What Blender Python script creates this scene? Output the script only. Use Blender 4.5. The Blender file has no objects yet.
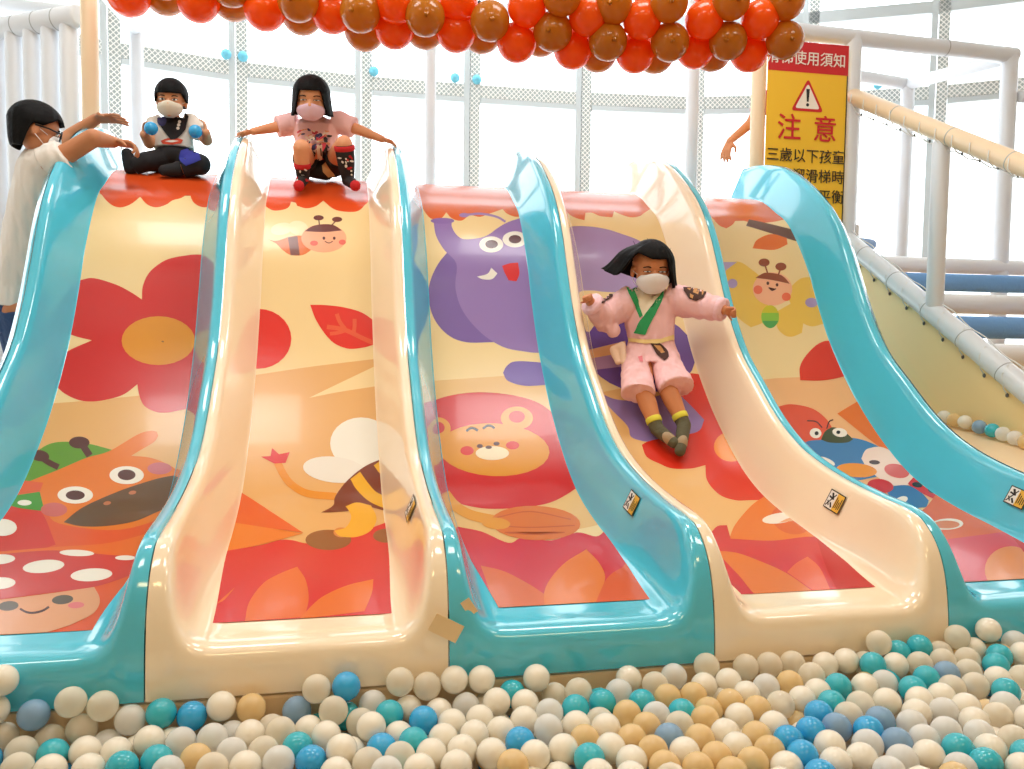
import bpy, bmesh, math, random
import numpy as np
from mathutils import Vector, Matrix, Euler

SC = bpy.context.scene
COL = SC.collection
K = 0.8                       # metres per slide-lane pitch; the layout below is in lane units
def L2(v):
    v = v / 255.0
    return v / 12.92 if v <= 0.04045 else ((v + 0.055) / 1.055) ** 2.4
def rgb(c): return (L2(c[0]), L2(c[1]), L2(c[2]), 1.0)

# ------------------------------------------------------------------ camera
CF = 850.4
YAW, PITCH, ROLL = 0.20415, -0.06413, 0.0126
CAM = np.array([1.61416, -2.88878, 1.22860])
_fw = np.array([math.sin(YAW)*math.cos(PITCH), math.cos(YAW)*math.cos(PITCH), math.sin(PITCH)])
_r0 = np.array([math.cos(YAW), -math.sin(YAW), 0.0])
_u0 = np.cross(_r0, _fw)
_r = math.cos(ROLL)*_r0 + math.sin(ROLL)*_u0
_u = math.cos(ROLL)*_u0 - math.sin(ROLL)*_r0
cd = bpy.data.cameras.new('camera'); cam = bpy.data.objects.new('camera', cd); COL.objects.link(cam)
cd.sensor_width = 36.0; cd.lens = CF/1024*36.0; cd.clip_start = 0.05; cd.clip_end = 200
cam.matrix_world = Matrix(((_r[0], _u[0], -_fw[0], CAM[0]*K), (_r[1], _u[1], -_fw[1], CAM[1]*K),
                           (_r[2], _u[2], -_fw[2], CAM[2]*K), (0, 0, 0, 1)))
SC.camera = cam
def ray(px, py): return _fw + _r*((px-512)/CF) - _u*((py-384.5)/CF)
def at(px, py, Z): return CAM + ray(px, py)*Z                 # a point in lane units, Z = distance along the view
def onx(px, py, x): d = ray(px, py); return CAM + d*((x-CAM[0])/d[0])
def ony(px, py, y): d = ray(px, py); return CAM + d*((y-CAM[1])/d[1])
def onz(px, py, z): d = ray(px, py); return CAM + d*((z-CAM[2])/d[2])
def V(p): return Vector((float(p[0])*K, float(p[1])*K, float(p[2])*K))

# ------------------------------------------------------------------ light
SC.view_settings.view_transform = 'Standard'
SC.view_settings.look = 'None'
SC.view_settings.exposure = 0.0
SC.view_settings.gamma = 1.0
SC.view_settings.use_curve_mapping = False
wd = bpy.data.worlds.new('overcast_sky'); SC.world = wd; wd.use_nodes = True
bg = wd.node_tree.nodes['Background']
bg.inputs[0].default_value = (0.89, 0.955, 1.0, 1); bg.inputs[1].default_value = 3.6
def area(name, loc, rot, sx, sy, power, col):
    l = bpy.data.lights.new(name, 'AREA'); l.shape = 'RECTANGLE'; l.size = sx; l.size_y = sy
    l.energy = power; l.color = col
    o = bpy.data.objects.new(name, l); COL.objects.link(o); o.location = loc; o.rotation_euler = rot
    return o
for i, (x, y) in enumerate(((-0.4, -0.4), (2.0, -0.4), (4.4, -0.4), (0.2, -3.2), (3.4, -3.2))):
    area('ceiling_panel_light', (x, y, 4.05), (0, 0, 0), 1.2, 0.6, 25 if i < 3 else 28, (1.0, 0.95, 0.86) if i < 3 else (1.0, 0.74, 0.36))
for i, x in enumerate((0.4, 2.9)):
    area('ceiling_panel_light', (x, 1.6, 4.05), (0, 0, 0), 1.2, 0.6, 30, (1.0, 0.99, 0.97))

# ------------------------------------------------------------------ helpers
MATS = {}
def mat(name, c, rough=0.5, spec=0.5, coat=0.0, metal=0.0, sss=0.0, bump=0.0, bscale=60.0, emis=None):
    if name in MATS: return MATS[name]
    m = bpy.data.materials.new(name); m.use_nodes = True
    nt = m.node_tree; b = nt.nodes['Principled BSDF']
    b.inputs['Base Color'].default_value = rgb(c); b.inputs['Roughness'].default_value = rough
    b.inputs['Specular IOR Level'].default_value = spec; b.inputs['Metallic'].default_value = metal
    b.inputs['Coat Weight'].default_value = coat; b.inputs['Coat Roughness'].default_value = 0.06
    if sss: b.inputs['Subsurface Weight'].default_value = sss; b.inputs['Subsurface Radius'].default_value = (0.02, 0.012, 0.008)
    if bump:
        n = nt.nodes.new('ShaderNodeTexNoise'); n.inputs['Scale'].default_value = bscale; n.inputs['Detail'].default_value = 3
        tc = nt.nodes.new('ShaderNodeTexCoord'); nt.links.new(tc.outputs['Object'], n.inputs['Vector'])
        bu = nt.nodes.new('ShaderNodeBump'); bu.inputs['Strength'].default_value = bump; bu.inputs['Distance'].default_value = 0.01
        nt.links.new(n.outputs['Fac'], bu.inputs['Height']); nt.links.new(bu.outputs['Normal'], b.inputs['Normal'])
    MATS[name] = m; return m

def obj(name, bm, mats, parent=None, smooth=True):
    me = bpy.data.meshes.new(name)
    bmesh.ops.recalc_face_normals(bm, faces=bm.faces[:])
    bm.to_mesh(me); bm.free()
    for m in (mats if isinstance(mats, (list, tuple)) else [mats]): me.materials.append(m)
    if smooth: me.polygons.foreach_set('use_smooth', [True]*len(me.polygons))
    o = bpy.data.objects.new(name, me); COL.objects.link(o)
    if parent is not None: o.parent = parent; o.matrix_parent_inverse = Matrix.Translation(-Vector(parent.location)) if parent.type == 'EMPTY' and parent.rotation_euler[2] == 0 else Matrix()
    return o
def thing(name, label, cat, loc, group=None):
    o = bpy.data.objects.new(name, None); COL.objects.link(o); o.location = loc; o.empty_display_size = 0.1
    return tag(o, label, cat, group)
def tag(o, label, cat, group=None):
    o['label'] = label; o['category'] = cat
    if group: o['group'] = group
    return o
def struct(o): o['kind'] = 'structure'; return o

def frame(d):
    d = Vector(d).normalized(); a = Vector((0, 0, 1)) if abs(d.z) < 0.9 else Vector((0, 1, 0))
    x = a.cross(d).normalized(); return x, d.cross(x).normalized(), d
def tube(bm, pts, r, seg=12, cap=True, mi=0, flat=1.0):
    pts = [Vector(p) for p in pts]; n = len(pts); rs = r if isinstance(r, (list, tuple)) else [r]*n
    rings = []; x = None
    for i, p in enumerate(pts):
        d = (pts[min(i+1, n-1)] - pts[max(i-1, 0)]).normalized()
        if x is None: x, y, _ = frame(d)
        x = (x - d*x.dot(d)).normalized(); y = d.cross(x)
        rings.append([bm.verts.new(p + (x*math.cos(2*math.pi*k/seg) + y*math.sin(2*math.pi*k/seg)*flat)*rs[i]) for k in range(seg)])
    for a, b in zip(rings, rings[1:]):
        for k in range(seg):
            f = bm.faces.new((a[k], a[(k+1) % seg], b[(k+1) % seg], b[k])); f.material_index = mi
    if cap:
        for rg in (rings[0][::-1], rings[-1]): bm.faces.new(rg).material_index = mi
def rod(bm, a, b, r, seg=16, rnd=0.25, mi=0):                # a padded bar with softly rounded ends
    a = Vector(a); b = Vector(b); d = (b-a).normalized(); e = r*rnd
    tube(bm, [a, a+d*e*0.4, a+d*e, b-d*e, b-d*e*0.4, b], [r*0.8, r*0.95, r, r, r*0.95, r*0.8], seg, mi=mi)
def ball(bm, c, r, seg=20, rings=12, rad=(1, 1, 1), rot=None, mi=0):
    M = Matrix.Translation(Vector(c)) @ (rot.to_4x4() if rot else Matrix()) @ Matrix.Diagonal((r*rad[0], r*rad[1], r*rad[2], 1))
    g = bmesh.ops.create_uvsphere(bm, u_segments=seg, v_segments=rings, radius=1.0, matrix=M)
    if mi:
        for v in g['verts']:
            for f in v.link_faces: f.material_index = mi
def box(bm, c, s, rot=None, bev=0.0, mi=0):
    M = Matrix.Translation(Vector(c)) @ (rot.to_4x4() if rot else Matrix()) @ Matrix.Diagonal((s[0], s[1], s[2], 1))
    g = bmesh.ops.create_cube(bm, size=1.0, matrix=M)
    fs = {f for v in g['verts'] for f in v.link_faces}
    for f in fs: f.material_index = mi
    if bev:
        es = {e for v in g['verts'] for e in v.link_edges}
        bmesh.ops.bevel(bm, geom=list(es), offset=bev, segments=2, affect='EDGES', profile=0.6)
def crom(nodes, n=6, closed=False):
    P = np.array(nodes, float); out = []
    m = len(P)
    for i in range(m if closed else m-1):
        if closed: p0, p1, p2, p3 = P[(i-1) % m], P[i], P[(i+1) % m], P[(i+2) % m]
        else:
            p1, p2 = P[i], P[i+1]; p0 = P[i-1] if i else 2*p1-p2; p3 = P[i+2] if i+2 < m else 2*p2-p1
        for t in np.linspace(0, 1, n, endpoint=False):
            out.append(.5*(2*p1+(p2-p0)*t+(2*p0-5*p1+4*p2-p3)*t*t+(3*p1-p0-3*p2+p3)*t**3))
    if not closed: out.append(P[-1])
    return np.array(out)

# ------------------------------------------------------------------ room
WHITE = mat('white_paint', (236, 236, 232), 0.6)
CEIL = mat('ceiling_paint', (236, 236, 232), 0.8)
WARM = mat('warm_wall', (206, 170, 112), 0.7)
PITF = mat('pit_floor', (205, 160, 110), 0.7)
def slab(name, c, s, m):
    bm = bmesh.new(); box(bm, c, s); o = obj(name, bm, m, smooth=False); return struct(o)
slab('floor', (2.8, -0.5, -0.50), (11.0, 12.6, 0.1), PITF)
slab('ceiling', (2.8, -1.2, 4.16), (11.0, 11.4, 0.1), CEIL)
slab('wall_front', (2.8, -6.65, 1.8), (11.0, 0.1, 4.7), WARM)
slab('wall_left', (-2.75, -1.7, 1.8), (0.1, 9.9, 4.7), WHITE)
slab('wall_right', (8.25, -1.85, 1.8), (0.1, 9.6, 4.7), WHITE)

# curved window wall behind the slides: bays between posts, net-patterned frame members
m = bpy.data.materials.new('net_covered_frame'); m.use_nodes = True; nt = m.node_tree; MATS['net'] = m
def mth(op, a, b=None):
    n = nt.nodes.new('ShaderNodeMath'); n.operation = op
    for i, q in enumerate((a, b)):
        if q is None: continue
        if isinstance(q, (int, float)): n.inputs[i].default_value = q
        else: nt.links.new(q, n.inputs[i])
    return n.outputs[0]
tc = nt.nodes.new('ShaderNodeTexCoord'); sx = nt.nodes.new('ShaderNodeSeparateXYZ'); nt.links.new(tc.outputs['Object'], sx.inputs[0])
p_ = mth('FRACT', mth('MULTIPLY', mth('ADD', sx.outputs[0], sx.outputs[2]), 24.0))
q_ = mth('FRACT', mth('MULTIPLY', mth('SUBTRACT', sx.outputs[0], sx.outputs[2]), 24.0))
ln = mth('MAXIMUM', mth('LESS_THAN', p_, 0.24), mth('LESS_THAN', q_, 0.24))
mx = nt.nodes.new('ShaderNodeMix'); mx.data_type = 'RGBA'; nt.links.new(ln, mx.inputs[0])
mx.inputs[6].default_value = rgb((172, 182, 180)); mx.inputs[7].default_value = rgb((252, 252, 248))
nt.links.new(mx.outputs[2], nt.nodes['Principled BSDF'].inputs['Base Color']); NET = m
FRAME = mat('grey_window_frame', (205, 214, 216), 0.5)
m = bpy.data.materials.new('window_glass'); m.use_nodes = True; nt = m.node_tree
tr = nt.nodes.new('ShaderNodeBsdfTransparent'); gl = nt.nodes.new('ShaderNodeBsdfGlossy'); gl.inputs['Roughness'].default_value = 0.02
ms = nt.nodes.new('ShaderNodeMixShader'); ms.inputs[0].default_value = 0.05
nt.links.new(tr.outputs[0], ms.inputs[1]); nt.links.new(gl.outputs[0], ms.inputs[2]); nt.links.new(ms.outputs[0], nt.nodes['Material Output'].inputs[0]); GLASS = m
ARC = [(-3.3, 4.05), (-1.95, 5.05), (-.54, 5.95), (.58, 6.31), (1.84, 6.5), (3.01, 6.53), (4.28, 6.53), (5.58, 6.4), (6.75, 6.0), (7.91, 5.37), (8.95, 4.62), (10.2, 3.6)]
ZB = 3.9*K
for i in range(len(ARC)-1):
    a = Vector((ARC[i][0]*K, ARC[i][1]*K, 0)); b = Vector((ARC[i+1][0]*K, ARC[i+1][1]*K, 0)); Ln = (b-a).length
    w = bpy.data.objects.new('window_%d' % (i+1), None); COL.objects.link(w); w.location = a
    w.rotation_euler = (0, 0, math.atan2(b.y-a.y, b.x-a.x)); struct(w)
    def part(name, c, s, mm, bev=0.0):
        bm = bmesh.new(); box(bm, c, s, bev=bev); me = bpy.data.meshes.new(name); bm.to_mesh(me); bm.free(); me.materials.append(mm)
        o = bpy.data.objects.new(name, me); COL.objects.link(o); o.parent = w; o['kind'] = 'structure'; return o
    part('mullion', (0.0, 0, 1.85), (0.05, 0.08, 4.6), FRAME)
    part('net_strip', (0.075, -0.01, 1.85), (0.085, 0.05, 4.6), NET)
    part('transom', (Ln/2+0.06, -0.01, ZB-0.055), (Ln-0.12, 0.05, 0.11), NET)
    part('transom_bar', (Ln/2+.055, 0, ZB-0.135), (Ln-0.135, 0.07, 0.045), FRAME)
    part('top_rail', (Ln/2, 0, 4.73*K), (Ln-0.05, 0.07, 0.10), FRAME)
    part('sill', (Ln/2, 0, 0.2), (Ln-0.05, 0.1, 1.3), WHITE)
    part('pane', (Ln/2, 0.01, 2.5), (Ln-0.05, 0.008, 3.3), GLASS)

# ------------------------------------------------------------------ the five-lane slide
# (wall ridge y, z) and (bed y, z), matched row by row from the front lip to the top
ROWS = [((0, 0), (0, 0)), ((.006, .10), (0, .06)), ((.02, .2), (.002, .105)), ((.045, .295), (.012, .137)), ((.085, .375), (.035, .155)),
        ((.14, .435), (.075, .165)), ((.21, .478), (.13, .172)), ((.32, .5), (.22, .187)), ((.5, .515), (.42, .222)), ((.75, .547), (.7, .268)),
        ((1.0, .6), (1.0, .316)), ((1.2, .67), (1.25, .378)), ((1.4, .78), (1.47, .475)), ((1.62, .945), (1.72, .645)),
        ((1.85, 1.13), (1.95, .845)), ((2.03, 1.36), (2.19, 1.115)), ((2.16, 1.58), (2.38, 1.41)), ((2.3, 1.83), (2.52, 1.66)),
        ((2.45, 2.03), (2.68, 1.875)), ((2.62, 2.185), (2.83, 2.03)), ((2.88, 2.36), (3.0, 2.125)), ((3.1, 2.47), (3.18, 2.22)), ((3.3, 2.535), (3.36, 2.276)), ((3.55, 2.585), (3.58, 2.30)), ((3.8, 2.605), (3.8, 2.30))]
RW = crom([r[0] for r in ROWS], 5); RB = crom([r[1] for r in ROWS], 5)
def A_at(z): return 0.162 + 0.012*min(1.0, max(0.0, (z-.2)/1.2))
def cross(z):
    a = A_at(z); e = a-.05
    w = min(1.0, max(0.0, (z-.185)/.12)); w = w*w*(3-2*w)         # the mouth of a lane has wide fillets, higher up the walls run straight to the bed
    e2 = .125
    us = [0, .01, .024, .034, .042, .05] + [.05+e*t for t in (.12, .3, .5, .68, .82, .91, .97)] + [a+.002, a+.02]
    cu = [.985, .998, 1.0, .995, .98, .95, .84, .665, .47, .295, .16, .075, .022, 0, 0]
    uf = [0, .01, .03, .044, .052, .059, .068, .078, .088, .1, .114, .132, .155, .185, .225]
    cf = [.985, .998, 1.0, .99, .96, .9, .78, .62, .47, .33, .21, .115, .045, .01, 0]
    L = [(us[j]*w+uf[j]*(1-w), cu[j]*w+cf[j]*(1-w)) for j in range(15)]
    R = [(1-u, c) for u, c in L[::-1]]
    return L + [(.35, 0), (.5, 0), (.65, 0)] + R
TEAL = mat('teal_gelcoat', (84, 200, 226), 0.12, 0.5, 0.8)
CREAM = mat('cream_gelcoat', (253, 234, 204), 0.12, 0.5, 0.8)
def facept(i, side, c, k):
    """point on the inner face of a lane's side wall: c 0 bed .. 1 ridge, k fractional row"""
    k0 = int(k); f = k-k0; W = RW[k0]*(1-f)+RW[k0+1]*f; B = RB[k0]*(1-f)+RB[k0+1]*f
    a = A_at(B[1]); u = .05 + (a-.05)*(1-c)/1.0
    yz = B*(1-c)+W*c
    return np.array([i + (u if side == 'L' else 1-u), yz[0], yz[1]])
# bed lookup for the printed sheets
BS = np.concatenate([[0], np.cumsum(np.linalg.norm(np.diff(RB, axis=0), axis=1))])
_bi = np.argsort(RB[:, 0], kind='stable')
def bed_z(y): return np.interp(y, RB[_bi, 0], RB[_bi, 1])
def bed_us(px, py):
    d = ray(px, py); t0 = (0.03-CAM[1])/d[1]; t1 = (3.7-CAM[1])/d[1]
    t = np.linspace(t0, t1, 700); y = CAM[1]+t*d[1]; z = CAM[2]+t*d[2]; g = z-bed_z(y)
    k = np.where((g[:-1] > 0) & (g[1:] <= 0))[0]
    if g[0] <= 0: return float(CAM[0]+t[0]*d[0]), 0.0
    if len(k): k = k[0]; f = g[k]/(g[k]-g[k+1]); tt = t[k]+(t[k+1]-t[k])*f
    else: tt = t[-60]
    yy = CAM[1]+tt*d[1]
    return CAM[0]+tt*d[0], float(np.interp(yy, RB[5:, 0], BS[5:]))
def bed_pt(u, s, off):
    y = np.interp(s, BS, RB[:, 0]); z = np.interp(s, BS, RB[:, 1])
    y2 = np.interp(s+.02, BS, RB[:, 0]); z2 = np.interp(s+.02, BS, RB[:, 1]); y1 = np.interp(s-.02, BS, RB[:, 0]); z1 = np.interp(s-.02, BS, RB[:, 1])
    n = np.array([-(z2-z1), y2-y1]); n /= max(1e-9, np.hypot(*n))
    return V((u, y+n[0]*off, z+n[1]*off))
S0 = float(np.interp(.195, RB[5:, 0], BS[5:])); S1 = float(np.interp(3.6, RB[5:, 0], BS[5:]))

EDGE = [0, .022, .05, .008, .0]
LBL = ['teal slide lane with the red flower and the cow print, farthest left', 'cream slide lane with small bee and red leaf print, squatting girl at its top',
       'teal slide lane with the purple elephant and yellow lion print', 'cream slide lane that the girl in the pink robe slides down',
       'teal slide lane with the butterfly and blue bird print, beside the sloping side panel']
PRINTBG = mat('print_cream', (236, 208, 152), 0.26, 0.4, 0.18)
def printed(i, root, art):
    """one mesh: background sheet and the printed figures laid on it in thin layers"""
    bm = bmesh.new(); mats = [PRINTBG]; lay = {}
    def midx(c):
        nm = 'print_%02x%02x%02x' % c
        mm = mat(nm, tuple(int(255*(v/255)**(1.12 if c[0] > 170 else .9)) for v in c), 0.26, 0.4, 0.18)
        if mm not in mats: mats.append(mm)
        return mats.index(mm)
    rows = BS[(BS > S0+.004) & (BS < S1-.004)]
    def put(poly, mi, layer):
        b = bmesh.new(); vs = [b.verts.new((p[0], p[1], 0)) for p in poly]
        try: b.faces.new(vs)
        except ValueError: b.free(); return
        bmesh.ops.triangulate(b, faces=b.faces[:])
        a = .172
        for co, no in (((i+a-.003, 0, 0), (-1, 0, 0)), ((i+1-a+.003, 0, 0), (1, 0, 0)), ((0, S0, 0), (0, -1, 0)), ((0, S1, 0), (0, 1, 0))):
            bmesh.ops.bisect_plane(b, geom=b.verts[:]+b.edges[:]+b.faces[:], plane_co=co, plane_no=no, clear_outer=True, dist=1e-6)
        if not b.faces: b.free(); return
        lo = min(v.co.y for v in b.verts); hi = max(v.co.y for v in b.verts)
        for s in rows:
            if lo < s < hi: bmesh.ops.bisect_plane(b, geom=b.verts[:]+b.edges[:]+b.faces[:], plane_co=(0, s, 0), plane_no=(0, 1, 0), dist=1e-6)
        off = .0012 + .00014*layer
        mp = {}
        for v in b.verts:
            u = v.co.x; z = np.interp(v.co.y, BS, RB[:, 1]); aa = A_at(z)+.003     # the sheet narrows a little uphill
            tt = max(0.0, 1-(v.co.y-S0)/.5); aL = aa+EDGE[i]*tt
            un = i + aL + (u-i-a)*(1-aL-aa)/(1-2*a)
            mp[v] = bm.verts.new(bed_pt(un, v.co.y, off))
        for f in b.faces:
            try: g = bm.faces.new([mp[v] for v in f.verts]); g.material_index = mi
            except ValueError: pass
        b.free()
    put([(i, S0), (i+1, S0), (i+1, S1), (i, S1)], 0, 0)
    for n, (c, pts) in enumerate(art):
        put([bed_us(*p) for p in pts], midx(c), 1+n*.35)
    bm.normal_update()
    for f in bm.faces:
        if f.normal.y > 0.05 and f.normal.z < 0 or f.normal.z < -0.01: f.normal_flip()
    me = bpy.data.meshes.new('printed_sheet'); bm.to_mesh(me); bm.free()
    for m_ in mats: me.materials.append(m_)
    me.polygons.foreach_set('use_smooth', [True]*len(me.polygons))
    o = bpy.data.objects.new('printed_sheet', me); COL.objects.link(o); o.parent = root
    o.matrix_parent_inverse = Matrix.Translation(-Vector(root.location)); return o
def smooth_poly(pts, closed=True, n=5):
    """Catmull-Rom through the points, keeping sharp corners"""
    P = [np.array(p, float) for p in pts]; m_ = len(P); out = []
    def corner(k):
        a = P[k]-P[k-1]; b = P[(k+1) % m_]-P[k]; la = np.hypot(*a); lb = np.hypot(*b)
        return la < 1e-6 or lb < 1e-6 or (a@b)/(la*lb) < 0.62
    cs = [corner(k) for k in range(m_)]
    for k in range(m_):
        p1, p2 = P[k], P[(k+1) % m_]
        p0 = 2*p1-p2 if cs[k] else P[k-1]; p3 = 2*p2-p1 if cs[(k+1) % m_] else P[(k+2) % m_]
        for t in np.linspace(0, 1, n, endpoint=False):
            out.append(tuple(.5*(2*p1+(p2-p0)*t+(2*p0-5*p1+4*p2-p3)*t*t+(3*p1-p0-3*p2+p3)*t**3)))
    return out
def pg(c, *pts): return (c, smooth_poly(pts))
def sh(c, *pts): return (c, [tuple(p) for p in pts])
def el(c, cx, cy, rx, ry, rot=0, n=28):
    a = math.radians(rot)
    return (c, [(cx+rx*math.cos(t)*math.cos(a)-ry*math.sin(t)*math.sin(a), cy+rx*math.cos(t)*math.sin(a)+ry*math.sin(t)*math.cos(a)) for t in np.linspace(0, 2*math.pi, n, endpoint=False)])
def st(c, w, *pts):
    P = crom(pts, 5); l, r = [], []
    for k in range(len(P)):
        d = P[min(k+1, len(P)-1)]-P[max(k-1, 0)]; d /= max(1e-6, np.hypot(*d)); nn = np.array([-d[1], d[0]])*w/2
        l.append(tuple(P[k]+nn)); r.append(tuple(P[k]-nn))
    return (c, l+r[::-1])
# ---- artwork of the five printed sheets (outlines as seen on the sheet, laid onto the bed)
OR = (219, 88, 38); RD = (208, 40, 36); TAN = (226, 178, 116); GOLD = (222, 152, 42); WH = (238, 232, 220); DK = (74, 34, 28)
ART = [[], [], [], [], []]
ART[0] = [
    pg(TAN, (10, 404), (60, 403), (137, 396), (190, 390), (240, 384), (240, 480), (200, 520), (0, 560), (-40, 470)),
    pg(OR, (85, 150), (98, 190), (101, 195), (107, 202), (114, 206.5), (121.5, 207.5), (131, 204), (140, 197), (147, 204.5), (156, 207.5), (166, 205), (173, 200.5), (182, 198), (190, 192.5), (193, 201), (199, 206), (207, 207.5), (217, 204), (226, 195), (240, 150)),
    pg(RD, (55, 287), (80.5, 280), (93.7, 278.3), (115.5, 284.6), (131, 292.4), (142, 299.6), (143, 286), (150, 272), (165.5, 260.5), (184, 256), (204, 255), (235, 262), (245, 330), (235, 395), (210, 405), (184.8, 409.5), (168.6, 412.6), (156, 412.2), (144.6, 406.3), (139.4, 396), (137.4, 384.5), (125, 393.9), (112.4, 398.5), (93.7, 401.7), (78, 400), (62.4, 392), (53, 380), (55, 365), (67, 351.7), (91.5, 340.5), (72.4, 335.5), (50, 325)),
    el(GOLD, 158.6, 340.8, 37, 24.4), el((120, 80, 30), 163, 341.7, 1.2, .8),
    pg((222, 95, 40), (-60, 520), (0, 508), (20, 502), (60, 515), (110, 528), (150, 520), (200, 500), (200, 600), (130, 640), (0, 650), (-60, 640)),
    pg((212, 62, 44), (-40, 510), (20, 502), (42, 512), (56, 545), (20, 556), (-40, 560)),
    pg((228, 116, 42), (0, 552), (60, 547), (110, 543), (160, 530), (160, 552), (100, 562), (0, 562)),
    pg((86, 140, 34), (14, 484), (24, 467), (33, 456), (47, 445.5), (62.4, 442), (87.4, 443.7), (112, 450), (95, 466), (60, 480), (30, 486)),
    pg((226, 128, 34), (10, 494), (25, 484), (59, 470), (87, 458), (109, 451.5), (137, 435), (150, 431), (156.5, 431.8), (158, 436), (154, 442), (143.6, 448.4), (131, 456), (150, 458), (168, 465), (190, 480), (180, 512), (120, 530), (60, 524), (45, 510), (22, 498)),
    pg((222, 104, 58), (-10, 488), (20, 481), (44, 483), (40, 494), (10, 496)),
    pg((62, 138, 40), (6, 503), (9.4, 496.8), (40.6, 492), (45.3, 511.5), (18.7, 508)), el(WH, 25.6, 503, 7, 2.8),
    st(DK, 7, (82, 444), (86, 450), (90, 456)), el(DK, 79.6, 442.8, 10.2, 6), st(DK, 6, (44, 459), (50, 463), (59, 467.5)), el(DK, 40.6, 456, 9.4, 5.6, 10),
    el((206, 120, 128), 159, 468.7, 12, 6), el((206, 112, 104), 54.6, 510, 13, 7),
    el(WH, 126.4, 475.5, 17, 9), el(DK, 126.4, 475.2, 8.8, 5.4), el(WH, 75.6, 495.4, 17.5, 8.6), el(DK, 75.6, 495.6, 9.4, 4.8),
    pg((88, 60, 32), (64, 522.7), (81, 509), (106, 496.8), (137, 485), (172, 476), (205, 478), (190, 498), (157, 512), (134, 521.7), (106, 526.5), (81, 526.6)),
    el((196, 124, 84), 107, 503.6, 3.8, 1.9, -10), el((196, 124, 84), 132, 493, 3.8, 1.9, -10),
    pg((206, 70, 62), (-40, 560), (0, 555), (46.8, 551), (78, 552.5), (115, 556), (150, 557), (148, 566), (131, 575), (93.7, 587.3), (47, 593.6), (0, 600), (-40, 605)),
    el(WH, 43.7, 567, 20.5, 6.4, -6), el(WH, 90.5, 575.5, 20.5, 6.4, -4), el(WH, 76.5, 553.6, 17, 3.2, 2), el(WH, 4, 528, 14, 8.5), el(WH, 0, 560, 16, 5, -4), el(WH, 0, 584, 16, 6, -4), el(WH, 124, 558.5, 10, 2.4),
    pg((222, 164, 124), (-30, 604), (0, 600.5), (47, 594.5), (93, 587.8), (98, 598), (97, 607), (90, 615.4), (75, 623), (62.4, 628), (30, 636), (-30, 640)),
    el((88, 74, 60), 61.8, 600.4, 10.5, 4.6, -6), el((88, 74, 60), 8.7, 606.7, 10, 4.8, -6), st(DK, 2.2, (20, 609.5), (26, 612.8), (33, 613.6), (42, 611.5), (48.4, 607.6)),
    el((222, 128, 128), 75, 606, 8, 3.2, -4)]
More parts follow.
